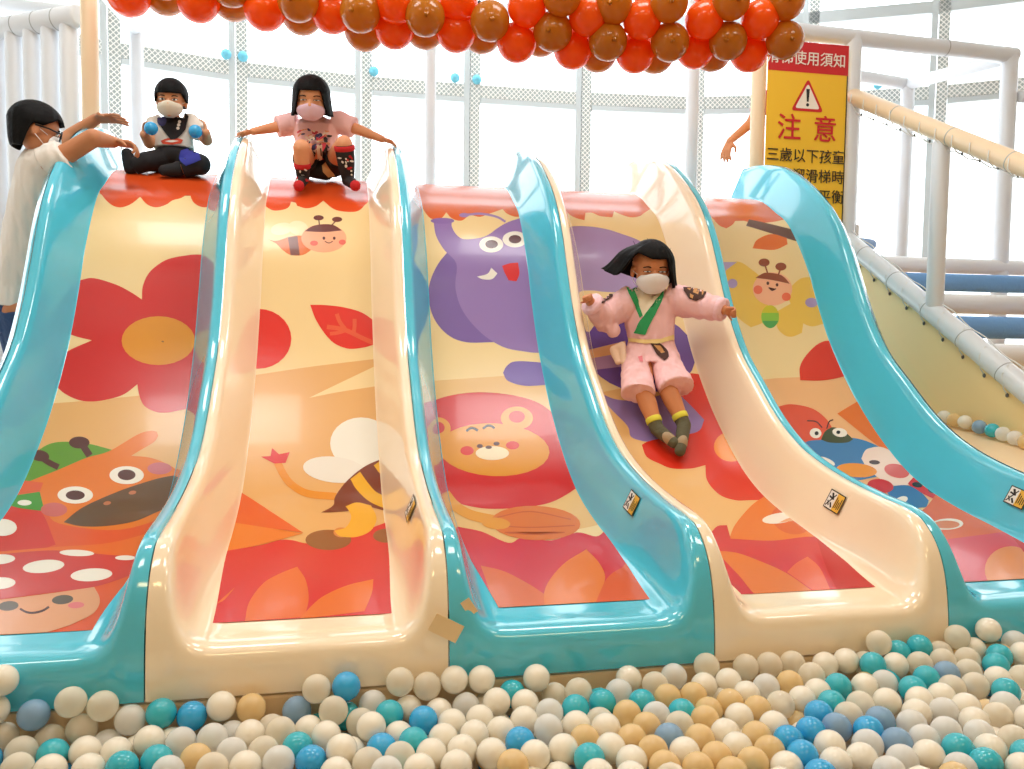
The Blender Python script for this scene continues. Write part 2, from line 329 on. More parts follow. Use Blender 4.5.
ART[1] = [
    pg(TAN, (235, 377.5), (256, 375), (310, 367), (372, 359.5), (400, 356), (420, 500), (400, 560), (220, 560)),
    pg((240, 216, 166), (309, 398), (340, 383), (380, 364), (390, 383), (375, 386.5), (340, 392)),
    pg(OR, (245, 150), (255, 190), (262, 203), (270, 209.7), (278, 210.6), (287.4, 208), (290.5, 201.9), (290, 195), (293, 195), (293.7, 198.7), (296.8, 206), (306, 208.5), (315.5, 206.5), (323.3, 201), (334, 209.3), (346.7, 212), (359, 211), (368, 203), (385, 190), (390, 150)),
    el((244, 226, 186), 281, 229, 11, 6, -10), el((244, 226, 186), 298, 228, 10, 7, 10),
    pg((222, 120, 40), (267.5, 239.5), (274, 241), (280, 240), (290, 236.8), (303, 236.8), (313, 248.7), (303, 255), (290.5, 255.2), (282, 250), (276, 244)),
    sh((104, 44, 26), (287.2, 237.3), (297, 236), (299.5, 255.4), (290.3, 255.4)),
    el((242, 178, 142), 324, 238.4, 23, 14.2), pg((92, 34, 26), (304.5, 231.5), (312.4, 226.3), (324, 224.4), (334, 225.4), (342.4, 230.6), (325, 232.2)),
    st((92, 34, 26), 1.2, (318.8, 219), (319.5, 226)), st((92, 34, 26), 1.2, (336.5, 220.5), (331.5, 226)), el((92, 34, 26), 318.6, 218, 5.2, 2.6), el((92, 34, 26), 337.4, 219.6, 5.2, 2.6),
    el(DK, 324, 238.4, 1.4, 1.6), el(DK, 334.5, 238.4, 1.4, 1.6), st(DK, .9, (325, 241.5), (329, 243.2), (333, 241.5)), el((228, 116, 102), 314, 243.4, 4, 2.6), el((228, 116, 102), 342.7, 242.4, 3.6, 2.6),
    el((222, 50, 30), 257.8, 339, 33.4, 30),
    pg((222, 54, 34), (310, 305), (325, 305.3), (343.6, 307.4), (362.3, 312.7), (376, 322), (374, 345), (362.3, 348), (346.7, 348.6), (331, 340.8), (317, 322)),
    st((228, 98, 58), 4.5, (327, 327), (345, 330), (362, 338), (376, 344)), st((228, 98, 58), 4, (337, 314), (340, 322), (346, 330)), st((228, 98, 58), 4, (355, 319), (355, 326), (354, 333)), st((228, 98, 58), 3.6, (330, 334), (338, 333), (346, 330.5)),
    el((236, 232, 220), 361, 443.7, 31, 26), el((232, 226, 214), 334, 470, 31, 13, 6),
    st((226, 152, 54), 7.5, (278, 463), (284, 475), (292, 485), (308, 494), (336, 497)),
    sh((214, 40, 30), (261.5, 457), (271, 456.4), (272.4, 448.4), (279.6, 454.6), (290, 452.4), (285.9, 463.2), (275, 464)),
    pg((112, 48, 22), (321, 513), (332.7, 506), (335, 496.8), (346.7, 481), (365.5, 466), (390, 456), (400, 512), (387, 512), (368.6, 507.7), (353, 511), (334, 512.6)),
    pg((232, 178, 44), (350, 479.6), (359.5, 472.2), (368.6, 485), (378, 494), (400, 501), (400, 511), (386, 509.5), (368.6, 502), (356, 490)),
    pg((232, 178, 44), (373, 465.8), (383, 459), (396, 476), (390, 482), (380, 475)),
    pg((224, 104, 34), (228, 488), (243.7, 493.7), (303.5, 533.4), (238, 524), (220, 522)), pg((228, 132, 42), (220, 522), (238, 523.5), (303, 534), (262, 545), (232, 551), (210, 552)),
    pg((212, 46, 42), (200, 556), (233, 550.5), (262.4, 545.5), (281, 540.5), (293.7, 541), (308, 544), (335, 541), (359, 533), (387, 522.5), (420, 516), (440, 640), (190, 645)),
    el((132, 72, 28), 328, 540.5, 22.5, 10.2), el((132, 72, 28), 385, 536.4, 13, 7), el((214, 140, 74), 341, 533, 8, 5),
    pg((234, 176, 48), (345, 507), (356, 503), (370, 506), (375.5, 518.6), (370, 531), (356, 537.5), (340, 537), (334, 531.5), (345, 528), (350.5, 518.6), (348, 511)),
    pg((226, 112, 34), (241, 622), (246.8, 603), (262.4, 584), (280, 574), (297, 567.4), (304.6, 581), (306.5, 599.8), (301.5, 618)),
    pg((228, 120, 34), (296, 620), (312, 604), (325, 595), (346.7, 585.8), (371.8, 580), (370, 593.6), (362.3, 612), (331, 616)), pg((226, 112, 34), (216, 603), (234, 588), (223, 600), (216, 604))]
ART[2] = [
    pg((228, 188, 126), (410, 383), (432.8, 381), (490, 377), (546.7, 373.5), (590, 370), (620, 520), (440, 560)),
    pg((222, 112, 58), (405, 160), (415, 195), (421, 207), (428, 217), (434, 219.5), (440.6, 218.5), (446, 212.5), (450, 217.3), (456, 220.4), (462.4, 220.4), (470, 215.5), (480, 217), (489, 214), (503, 209.4), (508, 214), (517, 217), (526, 214), (540, 200), (540, 160)),
    pg((112, 84, 152), (460, 244), (442, 258), (431, 276.8), (427.6, 295.5), (432.8, 317.4), (446.8, 334.5), (465.6, 342.3), (493.7, 342.3), (520, 300), (490, 250)),
    pg((136, 106, 168), (432.8, 221), (442, 223), (451.5, 221), (451.5, 226.8), (456, 234.6), (464, 239.3), (481, 237.8), (490, 234), (496.8, 229), (506, 223.5), (515.5, 220), (530, 218), (560, 230), (575, 300), (570, 352), (540.5, 353), (525, 351.7), (503, 347), (481, 333), (462.4, 311), (455, 288), (456, 264), (443.7, 250), (435.5, 236)),
    el((128, 98, 162), 442, 221, 12, 3, 0), st((150, 120, 176), 2.2, (463, 215.3), (481, 214), (497, 217), (506, 222)), el((150, 120, 176), 464, 215.3, 5, 2.2),
    el(WH, 491.5, 244.6, 12.2, 8), el((74, 34, 38), 491.8, 244.4, 6.4, 4.2), el(WH, 515.5, 239.5, 12.6, 8), el((74, 34, 38), 515.6, 239.4, 6.4, 4.2),
    pg(WH, (477, 276.8), (487.4, 274), (491.5, 268), (497.7, 273.7), (492, 279.3), (482.7, 279.3)),
    pg((218, 46, 46), (502.4, 266), (510, 263.5), (518.6, 262.7), (520, 273.7), (517, 281.5), (509, 280.5), (504.6, 272)),
    pg((102, 76, 158), (503, 373), (507, 366), (516, 361.5), (540.5, 362.6), (570, 366), (570, 386), (550, 385), (525, 386), (508, 381)),
    pg((206, 32, 30), (410, 415), (429, 403), (451, 395.6), (479, 392.5), (510.5, 395), (535.5, 401.8), (552, 413), (566, 430), (580, 455), (585, 482), (560.5, 498), (541.8, 505), (513.7, 508.6), (482.4, 508.6), (454.3, 501.7), (430, 488), (415, 450)),
    el((224, 156, 42), 516.7, 418.4, 16, 11.6), el((206, 32, 30), 516.7, 417, 8, 6), el((224, 156, 42), 438, 429, 13, 11.5), el((206, 32, 30), 438, 428, 7, 6),
    el((222, 154, 40), 494, 450, 55, 26.4, 3), el((216, 50, 40), 467.4, 451, 6.6, 4.6), el((216, 50, 40), 512.4, 445.6, 6.6, 4.2),
    el((240, 222, 190), 492.4, 453.4, 16.5, 7), el((70, 24, 20), 480, 446.4, 3, 2), el((70, 24, 20), 496.5, 444, 3, 2), el((70, 24, 20), 488.7, 447.6, 3.2, 1.7),
    st((20, 16, 16), 2.4, (466.5, 431.5), (470, 428.8), (474, 428.6), (478, 431)), st((20, 16, 16), 2.4, (483, 429), (487, 426.2), (491, 426.2), (494.5, 428.6)),
    pg((206, 46, 60), (440, 520), (457.5, 526.7), (482.4, 532), (509, 543.4), (523, 538), (551, 541), (576, 533), (595, 537), (604, 531), (640, 545), (720, 620), (460, 640), (430, 560)),
    st((222, 156, 46), 10, (446, 494), (456, 506), (472, 515.5), (497, 521)), el((216, 122, 42), 535.5, 523.5, 44, 17.2, 2), st((196, 96, 32), 1.2, (497, 518), (530, 512), (570, 520)), st((196, 96, 32), 1.2, (497, 526), (530, 528), (574, 526)), st((196, 96, 32), 1.2, (505, 533), (535, 535), (564, 533)),
    el((222, 156, 46), 496.5, 524, 14, 5.8, 4),
    pg((216, 108, 36), (479, 566.3), (501, 572), (523, 584.4), (538, 595), (536, 612), (486, 612), (482, 590)), pg((218, 96, 36), (585, 610), (604, 579.7), (619.7, 568.8), (633, 565), (690, 600), (690, 612)),
    pg((224, 126, 36), (535, 612), (540, 589), (560.5, 565.7), (585.4, 550), (597, 563), (602.8, 578), (595, 595), (586, 612))]
ART[3] = [
    pg((232, 190, 130), (560, 400), (700, 380), (800, 420), (850, 560), (720, 560), (640, 480)),
    pg((220, 112, 58), (545, 170), (556, 200), (562.3, 208), (568, 214), (575, 218), (584, 220.4), (585, 213), (592, 213), (600, 216.3), (612.3, 217.5), (614, 211.5), (622, 215), (631, 217.5), (640, 216.3), (648, 211), (668, 200), (660, 170)),
    pg((152, 128, 176), (545, 232), (568.6, 226.8), (587, 226.5), (605, 229), (620, 233.5), (640, 241), (658, 254), (662, 280), (640, 292), (606, 292), (590, 290.5), (560, 292)),
    el((100, 70, 146), 640, 352, 56, 40, 10), sh((236, 184, 132), (580, 352), (625, 341), (627, 352), (583, 360)), sh((168, 128, 168), (583, 360), (627, 352), (628, 366), (586, 371)),
    pg((136, 112, 174), (592, 388), (614, 399), (640, 400), (678, 392.5), (702, 406), (712, 419.5), (703, 429.7), (680, 437), (651, 441.5), (640, 440.5), (631, 436.5), (627.6, 426), (612, 410)),
    pg((216, 58, 36), (642, 445), (647, 457), (660, 464), (672.5, 468.7), (691, 468.7), (705, 465.4), (707, 481), (719.3, 495), (735, 500.5), (750.5, 500.5), (785, 500), (770, 440), (730, 385), (697, 374), (681, 376), (668, 384), (690, 405), (704, 420), (697, 432), (670, 437), (650, 441)),
    el((230, 146, 42), 731, 446.8, 17.5, 15),
    pg((226, 126, 42), (729, 541), (735, 525), (750.5, 506), (763, 497), (781, 505), (830, 540), (780, 544)), el((216, 104, 40), 790, 520, 20, 14, 20), el(WH, 779, 518.4, 17.5, 5.2, -8), pg((226, 170, 130), (778, 523), (786, 519), (797, 516), (795, 521)),
    pg((208, 50, 60), (705, 540), (711.5, 533), (717.7, 526.4), (727, 525.5), (731, 539), (772, 541), (813, 537), (850, 545), (930, 600), (730, 610)),
    pg((222, 126, 46), (716, 551), (736, 553), (753.6, 559), (785, 573), (815, 594), (800, 600), (762, 600), (738, 574.8)), pg((226, 106, 60), (786.4, 572.5), (795, 564), (806.7, 557), (819, 568.5), (830, 592), (818, 594)),
    pg((196, 34, 46), (815, 538), (850, 545), (930, 598), (838, 594), (826, 570))]
ART[4] = [
    pg((236, 184, 132), (690, 392), (763, 379.7), (820, 376), (880, 368), (960, 480), (900, 520), (780, 440)),
    pg((222, 112, 58), (690, 190), (715, 222), (725.7, 228.7), (733, 224), (737, 216.5), (744, 221), (757, 223), (777, 221.5), (800, 215), (780, 180), (730, 175)),
    sh((92, 56, 40), (749, 219.5), (788.6, 228.5), (830, 240), (830, 252), (792, 240), (746, 226)),
    pg((226, 120, 44), (752.3, 248.5), (757, 240), (771.5, 234.2), (787, 238), (788, 244.4), (774.3, 250)),
    pg((232, 194, 88), (719, 268), (736.5, 261.6), (750.5, 269), (764, 283), (768, 310), (763, 322), (750.5, 327.5), (738, 318), (725, 298), (714, 275)), pg((170, 150, 190), (712, 262), (736.5, 262.2), (726, 270), (717, 280)),
    pg((232, 194, 88), (786, 292), (800.4, 279), (813, 277.2), (830, 300), (836, 322), (824, 324), (810, 326.3), (797, 317)), pg((232, 194, 88), (776, 312), (777, 327), (784, 335), (792, 336.8), (802, 333), (803, 318), (792, 303)),
    el((172, 152, 192), 731.8, 283.6, 5, 4.6), el((172, 152, 192), 812, 302.7, 6.4, 4.8),
    el((206, 196, 48), 769.9, 316.7, 9, 11.4), pg((128, 184, 54), (761.5, 313), (778.5, 313), (778.8, 319), (777, 324), (770, 328.2), (763, 324), (761, 318)), pg((66, 154, 70), (762, 321), (778, 321), (774.5, 326.5), (770, 328.3), (765.5, 326.5)),
    el((242, 184, 148), 772.4, 289, 20, 16.6), pg((134, 62, 36), (755, 278), (760, 275), (766, 272.8), (778.6, 274.4), (785, 278), (790, 284), (772.4, 280.3)),
    st((134, 62, 36), 1.5, (764.5, 264), (767.7, 274)), st((134, 62, 36), 1.5, (781, 268), (778.4, 275)), el((134, 62, 36), 764, 262.7, 5.6, 4), el((134, 62, 36), 781, 266.8, 5.6, 4),
    el(DK, 767.7, 283.4, 1.4, 1.7), el(DK, 777, 285, 1.4, 1.7), st(DK, 1, (768.4, 287.7), (772, 290.6), (776, 288.8)), el((232, 118, 84), 757.7, 289.9, 4.5, 4.4), el((232, 118, 84), 786.4, 297, 4.6, 4.2),
    pg((218, 62, 36), (800, 380.5), (799.8, 367), (806.7, 354.8), (819, 343.6), (831.7, 341.5), (850, 352), (856, 372), (841, 377.4), (822, 380.7)),
    pg((222, 92, 62), (770, 412), (777.5, 407.3), (791.6, 404.5), (812.6, 409), (826.7, 420), (835, 434), (819.7, 441), (805.6, 446), (785, 432)),
    pg((226, 122, 42), (837, 413.9), (848, 407), (862, 399), (885, 425), (905, 460), (880, 448)),
    pg((48, 112, 168), (796, 448), (808, 441.5), (823, 440), (850, 438), (870, 443), (892, 455), (882, 476), (850, 481), (835, 469), (812, 458)), el(WH, 826.7, 461.5, 9, 3, 24),
    st((60, 30, 30), 1.3, (807, 421), (816, 422), (822, 428)), st((60, 30, 30), 1.3, (833, 420), (829, 422), (826.5, 429)),
    pg((52, 62, 34), (821, 440), (824, 433), (828, 429.4), (834, 427.6), (844, 432), (853, 439.6), (846, 443), (830, 443)), el(WH, 815.5, 433.5, 5.8, 5, 10), el((20, 20, 20), 816.5, 433.6, 2, 2), el(WH, 839.5, 432.8, 7.4, 4.4, 10), el((20, 20, 20), 838, 432.6, 2, 1.8),
    pg((242, 218, 204), (861, 459), (864, 452), (869, 448.6), (883, 448), (904, 461.6), (916, 476), (908, 485), (890, 485), (869, 471)),
    el((60, 34, 34), 874, 462.7, 5.4, 2.2, 4), pg((206, 40, 46), (914, 476), (920, 477), (936, 491), (934, 500), (914, 490), (907, 484)), el((30, 20, 20), 916.4, 485.3, 5.2, 2.6, 10), el((30, 20, 20), 930.5, 491, 4, 2.4, 30),
    pg((50, 102, 160), (886, 492), (891.6, 487), (907.4, 486), (920, 493), (928, 501), (926, 507.6), (907, 508.5), (894, 502)), el((216, 106, 102), 896, 471.4, 12.6, 6.8, 14), el((232, 152, 46), 856.5, 470.7, 20, 7, 5), el((206, 40, 46), 880, 486.5, 13, 7, 8), el(WH, 901, 500.8, 6.5, 3.6, -20),
    pg((222, 108, 52), (915, 516), (926, 507), (935.5, 494), (960, 507), (1010, 530), (1050, 548), (985, 540), (946, 543)), el(WH, 947, 524.8, 15.5, 5.6, -2), el((216, 132, 82), 946, 525.2, 13, 4),
    pg((216, 82, 92), (935, 542), (945.7, 540.2), (985, 535), (1011, 532), (1045, 534), (1110, 600), (950, 600)), el((226, 150, 96), 1010, 570, 25, 23), pg((206, 52, 50), (1008, 534), (1045, 534), (1090, 590), (1040, 570))]

LANEMAT = [TEAL, CREAM, TEAL, CREAM, TEAL]
BLACK = mat('black_ink', (24, 22, 22), 0.5); YEL = mat('sticker_yellow', (232, 182, 60), 0.4); STW = mat('sticker_white', (236, 234, 226), 0.4)
TAPE = mat('masking_tape', (240, 208, 158), 0.6)
def sticker(root, i, px, py):
    best = None
    for k in np.linspace(30, 70, 81):
        for c in np.linspace(.15, .85, 29):
            q = facept(i, 'R', c, k)-CAM; z = q@_fw
            d = (512+CF*(q@_r)/z-px)**2+(384.5-CF*(q@_u)/z-py)**2
            if best is None or d < best[0]: best = (d, k, c)
    _, k, c = best; o = facept(i, 'R', c, k)
    t1 = facept(i, 'R', c, k-.5)-facept(i, 'R', c, k+.5); t1 /= np.linalg.norm(t1)      # downhill
    t2 = facept(i, 'R', c+.1, k)-facept(i, 'R', c-.1, k); t2 -= t1*(t2@t1); t2 /= np.linalg.norm(t2)
    n = np.cross(t1, t2); n = n if n[0] < 0 else -n
    bm = bmesh.new()
    def q(p0, q0, p1, q1, mi, lay):
        P = [o+t1*a*.115+t2*b*.085+n*(.0018+.0005*lay) for a, b in ((p0, q0), (p1, q0), (p1, q1), (p0, q1))]
        bm.faces.new([bm.verts.new(V(x)) for x in P]).material_index = mi
    def ln(a, b, w, mi, lay):
        a = np.array(a); b = np.array(b); d = (b-a)/np.hypot(*(b-a)); e = np.array([-d[1], d[0]])*w/2
        P = [o+t1*x[0]*.115+t2*x[1]*.085+n*(.0018+.0005*lay) for x in (a-e, b-e, b+e, a+e)]
        bm.faces.new([bm.verts.new(V(x)) for x in P]).material_index = mi
    q(-.53, -.55, .53, .55, 0, 0); q(-.48, -.49, .02, .49, 2, 1); q(.02, -.49, .48, .49, 1, 1)
    ln((-.44, -.42), (-.04, .4), .06, 0, 2); ln((-.3, .4), (-.12, .05), .12, 0, 2); ln((-.42, .15), (-.22, .1), .1, 0, 2); ln((-.2, -.15), (-.05, -.4), .1, 0, 2); ln((-.25, -.35), (-.4, -.1), .07, 0, 2)
    for j in range(4): ln((.1+j*.1, -.35+.05*(j % 2)), (.1+j*.1, .3-.1*(j % 3)), .05, 0, 2)
    ob = obj('caution_sticker', bm, [BLACK, YEL, STW], root, smooth=False); ob['label'] = 'black, white and yellow caution sticker'
for i in range(5):
    root = thing('slide_lane', LBL[i], 'slide', V((i+.5, 0, 0)))
    bm = bmesh.new(); grid = []
    for k in range(len(RW)):
        cs = cross(RB[k][1])
        g_ = max(0.0, 1-k/40.0)                             # crisper front edge of the side walls near the mouth
        row = [bm.verts.new(V((i+.0025+u*.995, RB[k][0]*(1-c**(1+g_))+RW[k][0]*c**(1+g_), RB[k][1]*(1-c)+RW[k][1]*c))) for u, c in cs]
        # turned-down flanges along both seams
        e0 = row[0].co-Vector((0, 0, .07)); e1 = row[-1].co-Vector((0, 0, .07))
        if k < 12: e0 = row[0].co+Vector((0, .07, 0)); e1 = row[-1].co+Vector((0, .07, 0))
        grid.append([bm.verts.new(e0)]+row+[bm.verts.new(e1)])
    for a, b in zip(grid, grid[1:]):
        for j in range(len(a)-1):
            try: bm.faces.new((a[j], a[j+1], b[j+1], b[j]))
            except ValueError: pass
    bmesh.ops.remove_doubles(bm, verts=bm.verts[:], dist=1e-5)
    tro = obj('trough', bm, LANEMAT[i], root)
    md = tro.modifiers.new('edge', 'EDGE_SPLIT'); md.split_angle = math.radians(70)
    printed(i, root, ART[i])
    for px, py in {1: [(411, 508)], 2: [(632, 503)], 3: [(834, 501)], 4: [(1016, 497)]}.get(i, []): sticker(root, i, px, py)
    if i in (0, 4):                       # outer flank of the end lanes
        x = i if i == 0 else i+1
        bm = bmesh.new(); top = [bm.verts.new(V((x, *p))) for p in RW]
        sx_ = -.03 if i == 0 else .03
        top2 = [bm.verts.new(V((x+sx_, p[0], p[1]-.04))) for p in RW]
        low = [bm.verts.new(V((x+sx_, p[0], -.35))) for p in RW]
        for r1, r2 in ((top, top2), (top2, low)):
            for j in range(len(r1)-1): bm.faces.new((r1[j], r1[j+1], r2[j+1], r2[j]))
        obj('side_panel', bm, LANEMAT[i], root)
    if i == 2:                            # pieces of masking tape over the lower corner
        for (px, py, dx, dy, rr) in ((446, 628, .055, .034, -.5), (469, 607, .03, .02, -1.0)):
            c = ony(px, py, -.006 if px < 460 else .03); bm = bmesh.new()
            P = [V(c+np.array([dx*(a*math.cos(rr)-b*.6*math.sin(rr)), -.003, dx*(a*math.sin(rr)+b*.6*math.cos(rr))])) for a, b in ((-1, -1), (1, -1), (1, 1), (-1, 1))]
            f = bm.faces.new([bm.verts.new(p) for p in P]); r = bmesh.ops.extrude_face_region(bm, geom=[f]); bmesh.ops.translate(bm, verts=[v for v in r['geom'] if isinstance(v, bmesh.types.BMVert)], vec=(0, .0015, 0))
            obj('masking_tape', bm, TAPE, root, smooth=False)['label'] = 'torn beige tape'
# base under the lanes, platform behind them, pit edge
BASE = mat('cream_base', (244, 214, 172), 0.4)
bm = bmesh.new(); box(bm, V((2.5, .16, -.29)), V((5.5, .3, .56)), bev=.01); struct(obj('trim_1', bm, BASE, smooth=False))
bm = bmesh.new(); box(bm, V((2.5, -1.45, -.25)), V((7.2, .14, .6)), bev=.03); struct(obj('trim_2', bm, BASE, smooth=False))
PAD = mat('white_padding', (240, 240, 238), 0.35, 0.5)
bm = bmesh.new(); box(bm, V((2.9, 4.75, 2.12)), V((6.4, 1.8, .14)), bev=.02); o = struct(obj('trim_3', bm, PAD, smooth=False))
bm = bmesh.new(); box(bm, V((-1.45, 3.2, -.05)), V((2.8, 3.6, .8)), bev=.02); o = struct(obj('trim_4', bm, PAD, smooth=False))

# ------------------------------------------------------------------ balloons
def balloon_mat(n, c):
    m = mat(n, c, 0.16, 0.5, 0.2); b = m.node_tree.nodes['Principled BSDF']
    nt = m.node_tree; t = nt.nodes.new('ShaderNodeBsdfTranslucent'); t.inputs[0].default_value = rgb(c); ms = nt.nodes.new('ShaderNodeMixShader'); ms.inputs[0].default_value = .45
    nt.links.new(b.outputs[0], ms.inputs[1]); nt.links.new(t.outputs[0], ms.inputs[2]); nt.links.new(ms.outputs[0], nt.nodes['Material Output'].inputs[0])
    return m
BO = balloon_mat('orange_balloon_rubber', (250, 108, 24)); BG = balloon_mat('mustard_balloon_rubber', (208, 132, 36))
BLO = [(129, -5, 5.6), (198.5, 1, 5.6), (265, 10, 5.6), (332, 13, 5.6), (394.5, 28, 5.6), (396, 4, 5.45), (456, 32, 5.6), (458, 2, 5.5), (516.7, 42.5, 5.6), (527, 7, 5.45), (573, 49, 5.65), (588, 16, 5.45), (635, 53, 5.65), (642, 20, 5.45), (695, 49, 5.65), (704, 20, 5.45), (749, 52.5, 5.65), (760, 19, 5.45), (329, -22, 5.5), (648, -16, 5.6), (708, -15, 5.6)]
BLG = [(165.5, -6, 5.75), (233, 0, 5.75), (231, -14, 5.5), (164, -22, 5.5), (302, 14, 5.78), (298, 1, 5.45), (364.6, 30, 5.78), (360, 12, 5.42), (425, 29, 5.78), (425, 16, 5.42), (490, 21, 5.45), (482, 33, 5.8), (552.7, 31.6, 5.5), (541, 36, 5.85), (562, -4, 5.35), (608, 41, 5.5), (598, 52, 5.8), (670, 42, 5.5), (669, 3, 5.35), (728, 41, 5.5), (731, 1, 5.35), (785, 40, 5.5), (786, 1, 5.4), (613, 5, 5.4), (712, 52, 5.85), (655, 54, 5.85)]
def balloon(kind, mm, group, lab):
    bm = bmesh.new(); ball(bm, (0, 0, 0), .103, 28, 18, (1, 1, 1.04))
    for v in bm.verts:
        if v.co.z < 0: v.co.x *= 1-.10*(v.co.z/.107)**2; v.co.y *= 1-.10*(v.co.z/.107)**2
    o = obj(kind, bm, mm); tag(o, lab, 'balloon', group)
    bm = bmesh.new(); tube(bm, [(0, 0, -.106), (0, 0, -.112), (0, 0, -.12)], [.012, .006, .013], 10)
    k = obj('knot', bm, mm, o); k.matrix_parent_inverse = Matrix(); return o, k
def balloons(spots, kind, mm, group, lab, seed):
    rnd = random.Random(seed); o0, k0 = balloon(kind, mm, group, lab)
    for j, (px, py, Z) in enumerate(spots):
        o, k = (o0, k0) if j == 0 else (o0.copy(), k0.copy())
        if j: COL.objects.link(o); COL.objects.link(k); k.parent = o
        o.location = V(at(px, py, Z)); front = Z < 5.55
        o.rotation_euler = (math.radians(-75 if front and mm is BG else rnd.uniform(100, 170)), rnd.uniform(-.3, .3), YAW*-1+rnd.uniform(-.3, .3))
        o.scale = [(21.4-.0034*px)/CF*Z*K/.103]*3
balloons(BLO, 'balloon', BO, 'orange balloons in the garland', 'shiny orange round balloon in the garland above the slide', 3)
balloons(BLG, 'balloon', BG, 'mustard balloons in the garland', 'mustard brown round balloon in the garland above the slide', 4)

# ------------------------------------------------------------------ ball pit
BALLS={
'W':[(1,696),(4,714),(76,752),(142,736),(118,751),(149,746),(165,732),(50,769),(93,769),(220,708),(316,728),(259,736),(327,737),(256,764),(338,758),(457,683),(483,687),(488,697),(402,708),(436,707),(454,724),(484,715),(508,706),(506,724),(360,734),(342,741),(389,733),(440,740),(426,752),(465,745),(483,736),(339,759),(418,766),(457,764),(492,755),(542,685),(512,706),(636,681),(574,727),(604,731),(543,754),(572,750),(613,750),(639,759),(512,719),(632,770),(598,771),(678,752),(702,685),(726,681),(833,664),(846,663),(820,693),(744,698),(797,702),(740,716),(719,728),(774,726),(737,749),(831,747),(842,761),(783,767),(984,635),(975,644),(1014,654),(896,664),(992,677),(865,686),(918,697),(946,698),(887,702),(976,711),(920,715),(974,727),(1016,719),(983,744),(933,759),(848,761),(1005,767)],
'C':[(84,707),(107,714),(11,729),(55,735),(78,732),(32,755),(23,765),(277,722),(316,698),(338,720),(289,732),(273,746),(225,762),(401,685),(430,690),(343,720),(399,754),(358,759),(559,692),(576,696),(598,717),(661,690),(704,669),(746,667),(770,665),(794,665),(809,674),(779,705),(681,725),(875,651),(946,649),(956,644),(871,658),(922,666),(944,660),(968,662),(964,671),(1017,678),(974,687),(954,689),(856,705),(989,713),(852,717),(1014,742)],
'P':[(126,722),(98,737),(179,746),(219,737),(237,729),(287,758),(243,749),(169,765),(360,708),(463,703),(388,768),(542,709),(620,696),(671,678),(658,717),(547,727),(768,687),(1015,643),(887,681),(1004,707),(952,712),(908,722),(867,749),(948,732),(926,741),(901,762),(879,766),(966,765),(978,734)],
'L':[(31,721),(299,714),(670,740),(838,728),(948,672),(881,721),(895,743)],
'B':[(15,747),(0,758),(188,718),(314,756),(345,691),(422,722),(377,745),(521,743),(820,715),(811,732),(787,746),(806,756),(818,768),(868,731)],
'T':[(159,723),(130,764),(156,755),(51,755),(332,711),(304,744),(334,711),(377,719),(405,743),(521,695),(595,703),(570,713),(642,707),(591,757),(840,687),(685,713),(831,703),(900,651),(920,649),(992,651),(869,666),(994,664),(930,678),(908,690),(1002,691),(966,752),(1024,754),(983,764)],
'G':[(251,718),(198,758),(620,713),(678,696),(649,727),(631,738),(591,738),(651,750),(514,766),(665,763),(788,684),(685,697),(706,706),(761,707),(725,705),(703,721),(696,740),(754,737),(710,754),(765,753),(755,763),(729,768),(701,767)]}

R_ = .0475
def shell_mat(n, c, dens):
    m = bpy.data.materials.new(n); m.use_nodes = True; nt = m.node_tree; b = nt.nodes['Principled BSDF']
    b.inputs['Base Color'].default_value = rgb(c); b.inputs['Roughness'].default_value = .2; b.inputs['Coat Weight'].default_value = .3; out = b.outputs[0]
    tl = nt.nodes.new('ShaderNodeBsdfTranslucent'); tl.inputs[0].default_value = rgb(c); m2 = nt.nodes.new('ShaderNodeMixShader'); m2.inputs[0].default_value = .15
    nt.links.new(b.outputs[0], m2.inputs[1]); nt.links.new(tl.outputs[0], m2.inputs[2]); out = m2.outputs[0]; nt.links.new(out, nt.nodes['Material Output'].inputs[0])
    if dens < 1:
        tr = nt.nodes.new('ShaderNodeBsdfTransparent'); ms = nt.nodes.new('ShaderNodeMixShader'); lw = nt.nodes.new('ShaderNodeLayerWeight'); lw.inputs[0].default_value = .35
        mr = nt.nodes.new('ShaderNodeMapRange'); mr.inputs[3].default_value = dens; mr.inputs[4].default_value = 1.0
        nt.links.new(lw.outputs['Facing'], mr.inputs[0]); nt.links.new(mr.outputs[0], ms.inputs[0]); nt.links.new(tr.outputs[0], ms.inputs[1])
        nt.links.new(out, ms.inputs[2]); nt.links.new(ms.outputs[0], nt.nodes['Material Output'].inputs[0])
    return m
BM = {'W': shell_mat('ball_white', (255, 248, 232), 1), 'C': shell_mat('ball_clear', (255, 246, 226), .55), 'P': shell_mat('ball_frosted', (250, 250, 246), .62),
      'G': shell_mat('ball_honey', (252, 220, 160), .7), 'B': shell_mat('ball_blue', (58, 184, 244), 1), 'T': shell_mat('ball_teal', (60, 198, 216), 1), 'L': shell_mat('ball_greyblue', (150, 188, 222), .75)}
BLBL = {'W': ('opaque creamy white plastic ball in the ball pit', 'creamy white pit balls'), 'C': ('clear see-through plastic ball in the ball pit', 'clear pit balls'),
        'P': ('frosted pale grey translucent ball in the ball pit', 'frosted pale pit balls'), 'G': ('honey coloured translucent ball in the ball pit', 'honey coloured pit balls'),
        'B': ('bright sky blue plastic ball in the ball pit', 'bright blue pit balls'), 'T': ('deep teal plastic ball in the ball pit', 'teal pit balls'), 'L': ('dusty grey-blue translucent ball in the ball pit', 'grey-blue pit balls')}
def surf(x, y): return -.105 + .022*x + .10*max(0.0, y+.25) * (.4+.25*x)
pts = []
for kk, lst in BALLS.items():
    for px, py in lst:
        q = onz(px, py, -.07)
        for _ in range(6): q = onz(px, py, surf(q[0], q[1]))
        if q[1] > -R_-.004: q = ony(px, py, -R_-.004)
        pts.append([kk, np.array(q)])
